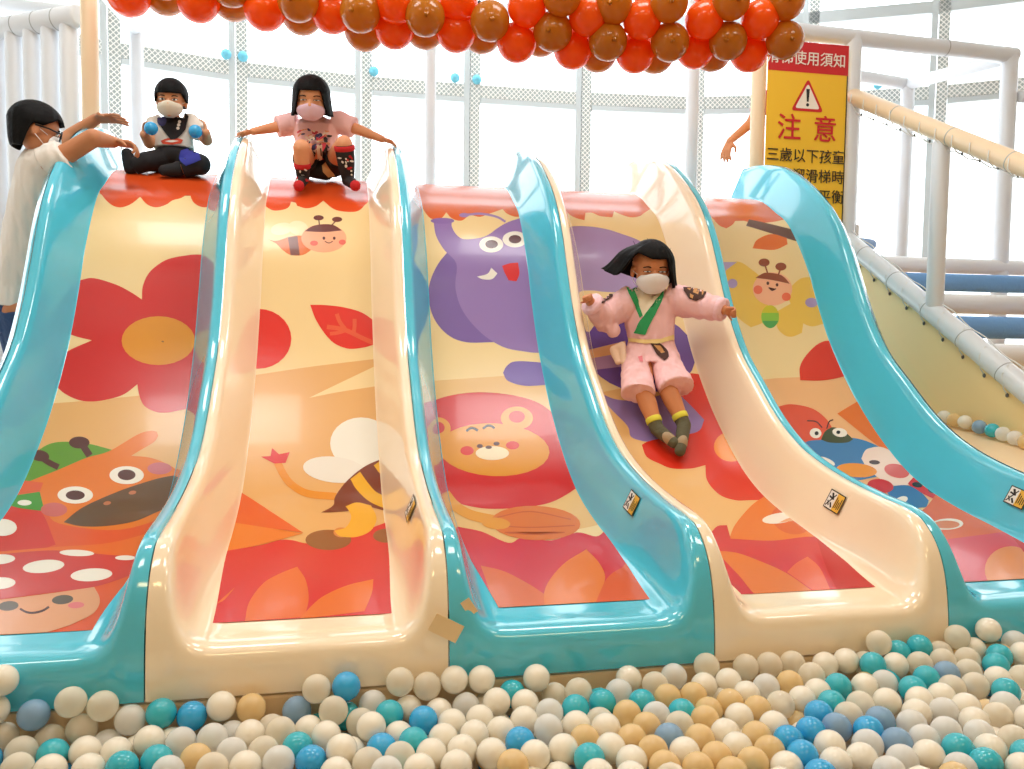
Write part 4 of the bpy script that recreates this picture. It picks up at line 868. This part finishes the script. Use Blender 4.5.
RT, UP, TO = Vector(_r), Vector(_u), Vector(-_fw)
PXM = lambda Z: Z*K/CF
def foot(a, toe, r, up=None):                                     # ankle to toe, with heel and instep
    a = Vector(a); toe = Vector(toe); d = (toe-a).normalized()
    return [cap(a, r*1.05, a+(toe-a)*.55, r*.95), cap(a+(toe-a)*.5, r*.95, toe, r*.8)]

# ---- girl in the pink robe sliding down the fourth lane
g = thing('person', 'girl in a pink robe and white mask sliding down, arms spread wide', 'person', J(650, 372, 5.28))
HC = J(650.5, 267.5, 5.12); HR = basis(cdir(.10, -.30, 1), UP); H = .222
shL, shR = J(626, 300, 5.2), J(675, 299, 5.2); elL, wrL = J(603, 316, 5.12), J(590.5, 302, 5.03); elR, wrR = J(702, 305, 5.1), J(724, 310, 5.0)
hpL, hpR = J(641, 353, 5.19), J(663, 352, 5.19); knL, knR = J(643, 391, 4.94), J(667, 388, 4.95); anL, anR = J(657, 429, 4.84), J(684, 425, 4.86)
toL, toR = J(674, 443, 4.75), J(680, 451, 4.72)
P = head_prims(HC, HR, H) + [cap(J(650, 290, 5.17), .036, J(650, 300, 5.2), .04), ell(J(650, 318, 5.2), (.095, .07, .10), basis(TO, UP)), ell(J(651, 342, 5.2), (.085, .07, .09), basis(TO, UP))]
P += chain([shL, elL, wrL], [.036, .03, .024]) + chain([shR, elR, wrR], [.036, .03, .024]) + chain([hpL, knL], [.06, .046]) + chain([hpR, knR], [.06, .046])
P += [cap(knL, .044, knL.lerp(anL, .35), .043), cap(knL.lerp(anL, .35), .043, anL, .027), cap(knR, .044, knR.lerp(anR, .35), .043), cap(knR.lerp(anR, .35), .043, anR, .027)]
P += foot(anL, toL, .026) + foot(anR, toR, .026)
P += hand(wrL, cdir(-.25, .35, .5), cdir(.1, -.6, .3), -1, .105, 1.35, .05, .9) + hand(wrR, cdir(.75, -.12, .5), cdir(-.2, -.5, .5), 1, .105, 1.35, .05, .9)
blob('body', P, SKIN2, .004, g, 3)
face(g, HC, HR, H, .010)
MPAT = mat('white_printed_mask', (238, 234, 232), .7); mo = mask(g, HC, HR, H, MPAT, -.13)
PKR = mat('pink_robe_cloth', (246, 198, 200), .8, bump=.35, bscale=30)
ch = J(650, 318, 5.2); P = [('l', [ring(c, RT, TO, rx, ry, 32) for c, rx, ry in ((J(649, 288, 5.2), .07, .05), (J(649, 294, 5.2), .12, .068), (J(650, 306, 5.2), .132, .088), (J(650, 326, 5.2), .122, .09), (J(652, 341, 5.2), .112, .088), (J(652, 352, 5.18), .125, .09), (J(652, 362, 5.13), .135, .095))])]
def sleeve(s, e, w, r0, r1, r2, ext):
    d = (w-e).normalized(); return tb([s, s.lerp(e, .5), e, e.lerp(w, .55), w+d*ext], [r0, (r0+r1)/2+.004, r1, (r1+r2)/2, r2])
P += [sleeve(shL+RT*.03, elL, wrL, .072, .07, .046, -.006), sleeve(shR-RT*.03, elR, wrR, .078, .066, .05, .0), cap(elL-UP*.02, .055, elL-UP*.07+RT*.05, .035)]
P += [tb([J(638, 350, 5.17), J(636, 366, 5.07), J(637, 380, 4.98), J(638, 394, 4.90)], [.06, .066, .07, .082], .8), tb([J(664, 350, 5.17), J(666, 364, 5.08), J(671, 376, 5.0), J(677, 388, 4.92)], [.062, .07, .078, .088], .78)]
P += [ell(J(651, 358, 5.14), (.118, .07, .06), basis(TO, UP))]
rb_ = blob('robe', P, PKR, .005, g, 2, folds=.009); tr_g = bvh(rb_)
GRN = mat('green_collar', (40, 158, 92), .7); CRM = mat('cream_collar_trim', (244, 232, 206), .7); DKP = mat('dark_embroidery', (70, 36, 26), .7); GLD = mat('gold_thread', (204, 146, 84), .6); PKM = mat('rose_trim', (232, 130, 140), .7)
decal('collar', tr_g, [(GRN, smooth_poly([(626, 277), (631, 277), (642, 300), (646, 312), (640, 318), (637, 311), (625, 284)])), (CRM, [(631, 279), (635, 283), (650, 306), (655, 296), (662, 288), (665, 291), (650, 316), (643, 317), (646, 310)]),
    (GRN, [(665, 288), (664, 296), (645, 335), (634, 333), (640, 321), (649, 316)])], g, .004)
decal('shoulder_patch', tr_g, [(DKP, [(682, 281), (700, 286), (708, 290), (704, 298), (696, 301), (689, 299), (684, 291)]), (GLD, [(686, 284), (691, 285), (690, 291), (687, 289)]), (GLD, [(694, 287), (700, 289), (698, 295), (693, 293)]), (GLD, [(690, 294), (694, 296), (693, 299), (690, 298)]), (GLD, [(701, 291), (705, 291), (702, 296)])], g, .004, label='round dark embroidered shoulder patch')
decal('shoulder_patch', tr_g, [(DKP, [(594, 292), (604, 291), (613, 288), (613, 297), (604, 303), (600, 304), (597, 298)]), (GLD, [(601, 296), (607, 294), (606, 300), (602, 301)])], g, .004, label='dark embroidered patch on the bent sleeve')
decal('skirt_patch', tr_g, [(DKP, smooth_poly([(650, 343), (657, 342), (667, 350), (669, 357), (665, 361), (657, 355)])), (GLD, [(654, 345), (660, 346), (665, 353), (661, 354)])], g, .004)
blob('sash_bow', [cap(J(622, 345, 5.12), .016, J(614, 350, 5.13), .022), cap(J(614, 350, 5.13), .022, J(618, 362, 5.08), .014), cap(J(622, 345, 5.12), .016, J(624, 362, 5.07), .016)], mat('cream_bow', (240, 206, 180), .8), .004, g, 3, folds=.003)
decal('robe_fold', tr_g, [(PKM, [(638, 357), (642, 356), (643, 362), (640, 362)])], g, .003)
BELT = mat('yellow_sash', (238, 208, 140), .7)
decal('sash', tr_g, [(BELT, [(618, 336), (630, 337.5), (645, 339.5), (660, 339), (672, 335), (682, 331), (683, 335), (672, 340), (660, 343.5), (645, 344), (630, 342), (618, 340)])], g, .006)
FL = mat('pale_fleece', (250, 206, 214), .9, bump=.6, bscale=60)
for w_, e_ in ((wrL, elL), (wrR, elR)):
    d = (w_-e_).normalized(); bm = bmesh.new(); tube(bm, [w_-d*.035, w_-d*.028, w_-d*.008, w_], [.049, .057, .056, .047], 20); obj('cuff', bm, FL, g)
SOCK = mat('olive_sock', (92, 88, 66), .9, bump=.4, bscale=80); SOLE = mat('grey_sock_sole', (176, 156, 128), .9); SCUF = mat('yellow_sock_band', (222, 214, 74), .9)
for an, to, kn in ((anL, toL, knL), (anR, toR, knR)):
    up_ = (kn-an).normalized(); so = blob('sock', foot(an, to, .031) + [cap(an, .032, an+up_*.045, .034)], SOCK, .0045, g, 3)
    bm = bmesh.new(); tube(bm, [an+up_*.030, an+up_*.034, an+up_*.055, an+up_*.058], [.034, .037, .037, .034], 18); obj('sock_band', bm, SCUF, so).matrix_parent_inverse = Matrix()
    bm = bmesh.new(); d = (to-an).normalized(); ball(bm, an.lerp(to, .72)+TO*.012-UP*.0, 1.0, 16, 10, (.026, .02, .04), basis(TO, d)); obj('sock_sole', bm, SOLE, so).matrix_parent_inverse = Matrix()
def blow(p, az, t, rnd):                                           # strands lifted sideways by the ride
    if t > .45 and (az < -60 or az > 100): k = (t-.45)/.55; p = p + Vector((-.62*k*max(0, math.cos(math.radians(az+110)))+.08*k*max(0, math.cos(math.radians(az-110))), -.1*k, .30*k*max(0, math.cos(math.radians(az+110)))))
    return p
def blow2(p, az, t, rnd):
    k = max(0, t-.35)/.65; s = max(0.0, math.cos(math.radians(az-105))) ** .8; s2 = max(0.0, math.cos(math.radians(az+105)))
    return p + Vector((-.0, 0, 0)) + Vector((.55*k*s*(1 if True else 0), -.12*k*s, .34*k*s)) + Vector((-.06*k*s2, 0, .06*k*s2))
# her flying hair goes towards the picture's left, which is her own right (head X axis)
sgn = 1 if HR.col[0].dot(RT) < 0 else -1
def bl(p, az, t, rnd):
    az = az*sgn; k = max(0, t-.3)/.7; s = max(0.0, math.cos(math.radians(az-100))); s2 = max(0.0, math.cos(math.radians(az+100)))
    return p + Vector((sgn*.50*k*s, -.1*k*s, .36*k*s)) + Vector((-sgn*.08*k*s2, 0, .02*k*s2))
hair(g, HC, HR, H, lambda a: 16 if a < 30 else (16-(a-30)*2.6 if a < 58 else -56), (.49, .52, .51), .10, .028, 5, bl)
bm = bmesh.new()
for dx, dy, lx, ly in ((-8, -17, -16, -27), (2, -20, -2, -30), (6, -18, 12, -27), (14, -14, 22, -20), (-14, -12, -26, -14)):
    a = J(649+dx, 274+dy*1.0, 5.12); b = J(649+lx, 274+ly-6, 5.1); tube(bm, [a, a.lerp(b, .5)+RT*.004, b], [.003, .002, .0008], 5)
obj('flying_strands', bm, HAIR, g)

# ---- girl in the pink tee squatting at the top of the second lane
g = thing('person', 'girl in a pink tee squatting at the top of the cream lane, holding both walls', 'person', J(322, 186, 5.75))
HC = J(311.5, 98.5, 5.66); HR = basis(cdir(.12, -.36, 1), UP); H = .212
shL, shR = J(292, 124, 5.86), J(338, 122, 5.88); elL, elR = J(271, 128, 5.8), J(362, 131, 5.86); wrL, wrR = J(253, 131.5, 5.72), J(382, 139, 5.86)
hpL, hpR = J(307, 166, 5.92), J(332, 166, 5.94); knL, knR = J(301.5, 148, 5.56), J(344, 144, 5.60); anL, anR = J(303, 179, 5.66), J(348, 180, 5.70)
toL, toR = J(299, 185.5, 5.56), J(355, 185.5, 5.60)
P = head_prims(HC, HR, H) + [cap(J(314, 116, 5.8), .034, J(315, 123, 5.86), .04), ell(J(316, 134, 5.88), (.095, .07, .11), basis(TO, UP)), ell(J(319, 158, 5.93), (.10, .075, .08), basis(TO, UP))]
P += chain([shL, elL, wrL], [.036, .028, .020]) + chain([shR, elR, wrR], [.036, .028, .020]) + chain([hpL, knL], [.062, .045]) + chain([hpR, knR], [.062, .045])
P += chain([knL, knL.lerp(anL, .35), anL], [.044, .043, .027]) + chain([knR, knR.lerp(anR, .35), anR], [.044, .043, .027]) + foot(anL, toL, .026) + foot(anR, toR, .026)
P += hand(wrL, cdir(-.9, -.25, .15), cdir(0, -1, .25), 1, .10, .25, .2, .6) + hand(wrR, cdir(.9, -.30, .15), cdir(0, -1, .25), -1, .10, .25, .2, .6)
blob('body', P, SKIN, .004, g, 3)
face(g, HC, HR, H, .010)
mask(g, HC, HR, H, mat('pink_mask', (226, 190, 206), .7), -.17)
hair(g, HC, HR, H, lambda a: 12 if a < 36 else (12-(a-36)*3.4 if a < 58 else -60), (.47, .51, .48), .12, .014, 8)
TEE = mat('pink_tee_cloth', (250, 204, 206), .85, bump=.35, bscale=26)
P = [('l', [ring(c, RT, TO, rx, ry, 32) for c, rx, ry in ((J(315, 118.5, 5.86), .05, .042), (J(315, 121, 5.87), .10, .058), (J(315, 127, 5.87), .125, .078), (J(316, 138, 5.88), .12, .086), (J(318, 148, 5.86), .115, .09), (J(319, 154, 5.84), .105, .085))]),
     tb([shL+RT*.03, shL, shL.lerp(elL, .72)], [.058, .062, .058]), tb([shR-RT*.03, shR, shR.lerp(elR, .66)], [.058, .062, .058])]
t_ = blob('t_shirt', P, TEE, .005, g, 2, folds=.004); tt_ = bvh(t_)
cols = [mat('print_rose', (214, 70, 84), .8), mat('print_navy', (66, 60, 100), .8), mat('print_cream_ink', (246, 226, 206), .8), mat('print_peach', (236, 160, 120), .8), BLACK]
rnd = random.Random(5); shp = []
for k in range(80):
    y = rnd.uniform(132, 152); w = 15*(1-.35*(y-133)/20); x = 317+rnd.uniform(-w, w); a = rnd.uniform(0, 3.14); r1, r2 = rnd.uniform(1.6, 3), rnd.uniform(.7, 1.4)
    shp.append((rnd.choice(cols), el((0, 0, 0), x, y, r1, r2, math.degrees(a), 8)[1]))
decal('shirt_print', tt_, shp, g, .003, 3.0, 'colourful mixed splash print')
SHO = mat('black_shorts_cloth', (28, 28, 30), .85)
P = [ell(J(319, 160, 5.92), (.115, .09, .075), basis(TO, UP)), ('t', [hpL, hpL.lerp(knL, .45)], [.07, .066], 1.0, 20), ('t', [hpR, hpR.lerp(knR, .45)], [.07, .066], 1.0, 20), cap(J(314, 170, 5.86), .045, J(326, 172, 5.86), .045)]
s_ = blob('shorts', P, SHO, .006, g, 2)
decal('shorts_print', bvh(s_), [(mat('tan_print', (214, 168, 110), .8), [(322, 166), (326, 162), (331, 170), (335, 176), (328, 177), (323, 172)])], g, .004)
SKB = mat('black_sock', (34, 30, 32), .9); RDS = mat('red_sock_knit', (196, 34, 40), .9); WSP = mat('white_sock_fleck', (232, 226, 216), .9)
for an, to, kn, hgt in ((anL, toL, knL, .065), (anR, toR, knR, .16)):
    up_ = (kn-an).normalized(); so = blob('sock', foot(an, to, .031) + [cap(an, .034, an+up_*hgt*.55, .046 if hgt > .1 else .037), cap(an+up_*hgt*.55, .046 if hgt > .1 else .037, an+up_*hgt, .051 if hgt > .1 else .040)], SKB, .0045, g, 3)
    bm = bmesh.new(); rr = .054 if hgt > .1 else .044; tube(bm, [an+up_*(hgt-.006), an+up_*(hgt-.002), an+up_*(hgt+.018), an+up_*(hgt+.021)], [rr-.004, rr, rr, rr-.004], 18); obj('sock_band', bm, RDS, so).matrix_parent_inverse = Matrix()
    bm = bmesh.new(); ball(bm, to+(to-an).normalized()*.004, .0285, 14, 10); obj('toe_cap', bm, RDS, so).matrix_parent_inverse = Matrix()
    sh2 = []; c = an+up_*hgt*.5
    for k in range(14 if hgt > .1 else 8):
        w3 = an+up_*rnd.uniform(-.01, hgt-.01)+RT*rnd.uniform(-.035, .035); v_ = np.array(w3)/K-CAM; z = v_@_fw; sh2.append((WSP if k % 3 else RDS, el((0, 0, 0), 512+CF*(v_@_r)/z, 384.5-CF*(v_@_u)/z, rnd.uniform(1.0, 2.0), rnd.uniform(.7, 1.3), rnd.uniform(0, 90), 8)[1]))
    decal('sock_flecks', bvh(so), sh2, so, .002, 3).matrix_parent_inverse = Matrix()

# ---- toddler sitting at the top of the first lane with two blue balls
g = thing('person', 'toddler in a white top and black trousers sitting atop the red flower lane', 'person', J(170, 173.5, 5.81))
HC = J(171.5, 99.5, 5.69); HR = basis(cdir(.16, -.24, 1), UP); H = .188
shL, shR = J(156, 123.5, 5.79), J(190, 122.5, 5.81); elL, elR = J(149.5, 143.5, 5.71), J(207, 140.5, 5.73); wrL, wrR = J(144, 134.5, 5.63), J(206, 132.5, 5.65)
hpL, hpR = J(164, 160.5, 5.77), J(184, 160.5, 5.79); knL, knR = J(147, 161.5, 5.61), J(200, 164.5, 5.64); anL, anR = J(131, 167.5, 5.61), J(178, 169.5, 5.61)
toL, toR = J(127, 153.5, 5.59), J(164, 170.5, 5.57)
P = head_prims(HC, HR, H) + [cap(J(173, 115.5, 5.75), .032, J(173, 122.5, 5.79), .036), ell(J(173, 131.5, 5.79), (.085, .065, .09), basis(TO, UP)), ell(J(174, 153.5, 5.79), (.09, .075, .08), basis(TO, UP))]
P += chain([shL, elL, wrL], [.034, .029, .022]) + chain([shR, elR, wrR], [.034, .029, .022]) + chain([hpL, knL, anL], [.056, .042, .028]) + chain([hpR, knR, anR], [.056, .042, .028]) + foot(anL, toL, .026) + foot(anR, toR, .026)
bL, bR = J(151, 128.5, 5.59), J(195.5, 131.5, 5.61)
P += hand(wrL, (cdir(.10, 1, .25)), cdir(1, .1, 0), 1, .085, .55, .15, .7) + hand(wrR, cdir(-.05, 1, .2), cdir(-1, -.05, 0), -1, .085, .55, .15, .7)
blob('body', P, SKIN, .004, g, 3)
face(g, HC, HR, H, .024)
mk = mask(g, HC, HR, H, mat('cream_mask', (226, 216, 196), .7), -.13)
hair(g, HC, HR, H, lambda a: 5 if a < 50 else (5-(a-50)*.9 if a < 75 else (-17 if a < 110 else -32)), (.46, .52, .50), .0, .010, 9, None, .35)
WTP = mat('white_top_cloth', (222, 216, 206), .85, bump=.35, bscale=26); BLK = mat('black_cloth', (26, 24, 27), .85, bump=.25, bscale=26)
P = [('l', [ring(c, RT, TO, rx, ry, 32) for c, rx, ry in ((J(173, 118, 5.79), .05, .04), (J(173, 121, 5.79), .09, .055), (J(173, 127.5, 5.79), .105, .072), (J(173, 138.5, 5.79), .105, .08), (J(174, 149.5, 5.79), .105, .085))]),
     tb([shL+RT*.02, shL, shL.lerp(elL, .62)], [.05, .052, .048]), tb([shR-RT*.02, shR, shR.lerp(elR, .62)], [.05, .052, .048])]
t_ = blob('top', P, WTP, .005, g, 2); tt_ = bvh(t_)
NVY = mat('navy_cloth', (44, 42, 92), .8)
decal('bib', tt_, [(BLK, smooth_poly([(157, 119), (162, 115), (170, 119), (178, 118), (184, 112), (189, 117), (186, 128), (178, 138), (171, 140), (164, 131)])), (NVY, el((0, 0, 0), 162.5, 121.5, 4.6, 5, 0, 14)[1]), (WSP, el((0, 0, 0), 179.5, 122.5, 1.6, 1.6, 0, 10)[1]), (WSP, el((0, 0, 0), 178.7, 125.5, 1.6, 1.6, 0, 10)[1]), (WSP, el((0, 0, 0), 178, 128.8, 1.6, 1.6, 0, 10)[1])], g, .006, label='black bib with three white buttons')
decal('top_print', tt_, [(mat('print_red', (206, 74, 48), .8), smooth_poly([(161, 141), (168, 138.5), (177, 138.5), (183, 140), (181, 143.5), (172, 144.5), (163, 144)])), (WSP, smooth_poly([(165, 141.5), (172, 140.4), (179, 141.2), (172, 142.6)]))], g, .004, label='red lettering-like print')
P = [ell(J(174, 156.5, 5.79), (.105, .09, .07), basis(TO, UP))] + chain([hpL, knL], [.066, .052]) + [('t', [knL, knL.lerp(anL, .8)], [.052, .044], 1, 20)] + chain([hpR, knR], [.066, .056]) + [('t', [knR, knR.lerp(anR, .8)], [.054, .046], 1, 20)]
t_ = blob('trousers', P, BLK, .006, g, 2)
decal('trouser_print', bvh(t_), [(mat('blue_print', (44, 50, 150), .8), smooth_poly([(181, 151), (190, 149), (198, 153), (201, 160), (194, 163), (186, 166), (180, 160)]))], g, .004, label='blue patterned knee')
for an, to in ((anL, toL), (anR, toR)): blob('shoe', foot(an, to, .036) + [cap(an-UP*.004, .034, an+UP*.01, .033)], BLK, .0045, g, 3)
bm = bmesh.new(); d = (anL-knL).normalized(); tube(bm, [anL-d*.055, anL-d*.05, anL-d*.03, anL-d*.026], [.040, .045, .044, .038], 18); obj('trouser_cuff', bm, mat('maroon_band', (96, 40, 36), .8), g)
for c, lab in ((bL, 'blue ball held up by the toddler, nearer the man'), (bR, 'blue ball held up by the toddler, nearer the squatting girl')):
    o = proto['B'].copy(); COL.objects.link(o); o.location = c; o.scale = (.92, .92, .92); tag(o, lab, 'ball', 'balls held by the toddler')

# ---- man leaning over the outer wall
g = thing('person', 'man in glasses and white tee leaning over the wall towards the toddler', 'person', V((-.3, 2.95, .35)))
HC = J(36.5, 129.5, 5.14); HR = basis(cdir(.80, -.22, -.52), UP); H = .228
shN, shF = J(51, 163, 5.08), J(46, 160, 5.5); elN, wrN = J(93, 138, 5.08), J(113, 142, 5.28); elF, wrF = J(72, 136, 5.56), J(96, 119, 5.55)
hpN, hpF = J(20, 312, 5.3), J(14, 312, 5.55)
P = head_prims(HC, HR, H) + [cap(J(40, 146, 5.2), .056, J(42, 160, 5.28), .062), ell(J(44, 185, 5.3), (.17, .11, .16), basis(cdir(.8, -.3, -.3), UP)), ell(J(30, 260, 5.38), (.15, .11, .17), basis(cdir(.8, -.2, -.3), UP)), ell(J(20, 308, 5.42), (.155, .12, .12), basis(cdir(.8, -.2, -.3), UP))]
P += chain([shN, elN, wrN], [.050, .044, .030]) + chain([shF, elF, wrF], [.055, .042, .028])
ft = []
for hp, dx in ((hpN, .0), (hpF, .0)):
    kn = hp*1.0; kn.z = hp.z*.5+.28*.5+.02; kn += Vector((.06, .0, 0)); an = hp.copy(); an.z = .28+.07; an += Vector((-.02, 0, 0)); P += chain([hp, kn, an], [.088, .06, .042]); ft.append((hp, kn, an))
P += hand(wrN, cdir(.85, -.05, -.25), cdir(.1, -1, .1), -1, .165, .75, .08, .7) + hand(wrF, cdir(.95, .02, .05), cdir(-.1, -1, .25), -1, .175, .16, .2, .5)
blob('body', P, mat('skin_man', (196, 132, 92), .55, .4, sss=.05), .0055, g, 3)
face(g, HC, HR, H, .028); mask(g, HC, HR, H, mat('white_mask', (236, 236, 234), .7))
hair(g, HC, HR, H, lambda a: 18 if a < 45 else (18-(a-45)*.9 if a < 72 else (-8 if a < 98 else (-8-(a-98)*3.4 if a < 116 else -70))), (.47, .55, .50), .0, .016, 12, None, .42)
bm = bmesh.new()
def hq(x, y, z): return HC+HR @ Vector((x*H, y*H, z*H))
for s in (-1, 1):
    pts = [hq(s*.18+.13*math.cos(t), .47-.05*abs(s*.18+.13*math.cos(t)), -.03+.095*math.sin(t)) for t in np.linspace(0, 2*math.pi, 21)]
    tube(bm, pts, .0042, 6, cap=False); tube(bm, [hq(s*.31, .45, -.01), hq(s*.39, .2, -.0), hq(s*.43, -.05, -.02)], .0042, 6)
tube(bm, [hq(-.05, .475, -.01), hq(0, .485, .0), hq(.05, .475, -.01)], .0035, 6)
gl_ = obj('glasses', bm, mat('black_frame', (22, 20, 22), .3), g)
MT = mat('white_tee_cloth', (232, 226, 218), .85, bump=.5, bscale=12)
bx_ = HR.col[0]; F_ = cdir(.9, -.1, -.35); S_ = F_.cross(UP).normalized()
P = [('l', [ring(c, S_, F_, rx, ry, 36) for c, rx, ry in ((J(42, 152, 5.24), .075, .07), (J(43, 158, 5.27), .15, .085), (J(44, 170, 5.29), .20, .115), (J(42, 195, 5.31), .20, .13), (J(36, 225, 5.34), .185, .135), (J(29, 260, 5.37), .178, .135), (J(22, 290, 5.40), .178, .135), (J(19, 309, 5.41), .178, .138))]),
     ell(J(47, 166, 5.16), (.10, .09, .10)), ell(J(45, 180, 5.2), (.11, .09, .12)), tb([shN.lerp(elN, -.1), shN.lerp(elN, .12), shN.lerp(elN, .34)], [.086, .086, .078]), tb([shF, shF.lerp(elF, .5)], [.078, .078])]
blob('t_shirt', P, MT, .006, g, 2, folds=.008)
JN = mat('blue_denim', (44, 72, 116), .85, bump=.4, bscale=60)
P = [('l', [ring(c, S_, F_, rx, ry, 32) for c, rx, ry in ((J(19, 300, 5.41), .165, .125), (J(18, 318, 5.42), .17, .13), (J(17, 335, 5.43), .165, .125))])]
for hp, kn, an in ft: P += [tb([hp, kn, an+Vector((0, 0, .03))], [.098, .078, .068])]
t_ = blob('jeans', P, JN, .007, g, 2)
for hp, kn, an in ft: blob('shoe', [cap(an-Vector((0, 0, .03)), .04, an+Vector((.10, .06, -.035)), .034)], mat('dark_shoe', (46, 44, 48), .6), .006, g, 2)

# ---- person mostly hidden behind the notice
g = thing('person', 'person in magenta behind the yellow notice, one bare arm hanging out', 'person', V((5.45, 4.5, 2.22)))
Zp = 7.5; HC = J(794, 66, Zp); HR = basis(cdir(.5, -.2, .6), UP); H = .215
P = head_prims(HC, HR, H) + [cap(J(794, 80, Zp), .05, J(794, 90, Zp), .055), ell(J(794, 112, Zp), (.14, .09, .16), basis(TO, UP)), ell(J(794, 150, Zp), (.13, .09, .14), basis(TO, UP))]
sA, eA, wA = J(766, 97, Zp-.02), J(750, 124, Zp-.05), J(730, 141, Zp-.12); sB, eB, wB = J(822, 97, Zp), J(826, 130, Zp), J(818, 158, Zp-.1)
P += chain([sA, eA, wA], [.045, .036, .025]) + chain([sB, eB, wB], [.045, .036, .025]) + hand(wA, cdir(-.35, -.9, .1), cdir(.5, -.2, -.6), 1, .16, .45, .1, .5) + hand(wB, cdir(-.2, -.9, .2), cdir(-.9, 0, .2), 1, .15, .4)
z0 = 2.19*K
fp = []
for dx in (-12, 12):
    hp = J(794+dx, 165, Zp); an = hp.copy(); an.z = z0+.07; P += chain([hp, hp.lerp(an, .5), an], [.08, .058, .04]); fp.append((hp, an))
blob('body', P, SKIN2, .0055, g, 3); face(g, HC, HR, H, .028)
hair(g, HC, HR, H, lambda a: 20 if a < 40 else (20-(a-40)*2.2 if a < 66 else -50), (.45, .52, .50), .05, .012, 15)
MG = mat('magenta_cloth', (206, 72, 128), .85)
blob('t_shirt', [('l', [ring(c, RT, TO, rx, ry, 32) for c, rx, ry in ((J(794, 86, Zp), .07, .06), (J(794, 92, Zp), .15, .075), (J(794, 110, Zp), .165, .105), (J(794, 140, Zp), .15, .105), (J(794, 162, Zp), .155, .11))]), tb([sA+RT*.03, sA.lerp(eA, .62)], [.07, .056]), tb([sB-RT*.03, sB.lerp(eB, .45)], [.07, .062])], MG, .007, g, 2)
blob('trousers', [('l', [ring(c, RT, TO, rx, ry, 32) for c, rx, ry in ((J(794, 158, Zp), .145, .1), (J(794, 175, Zp), .15, .105))])] + [tb([a, b+Vector((0, 0, .0))], [.09, .06]) for a, b in fp], JN, .007, g, 2)
for a, b in fp: blob('shoe', [cap(b-Vector((0, 0, .03)), .038, b+Vector((0, -.12, -.038)), .03)], MATS['dark_shoe'], .006, g, 2)
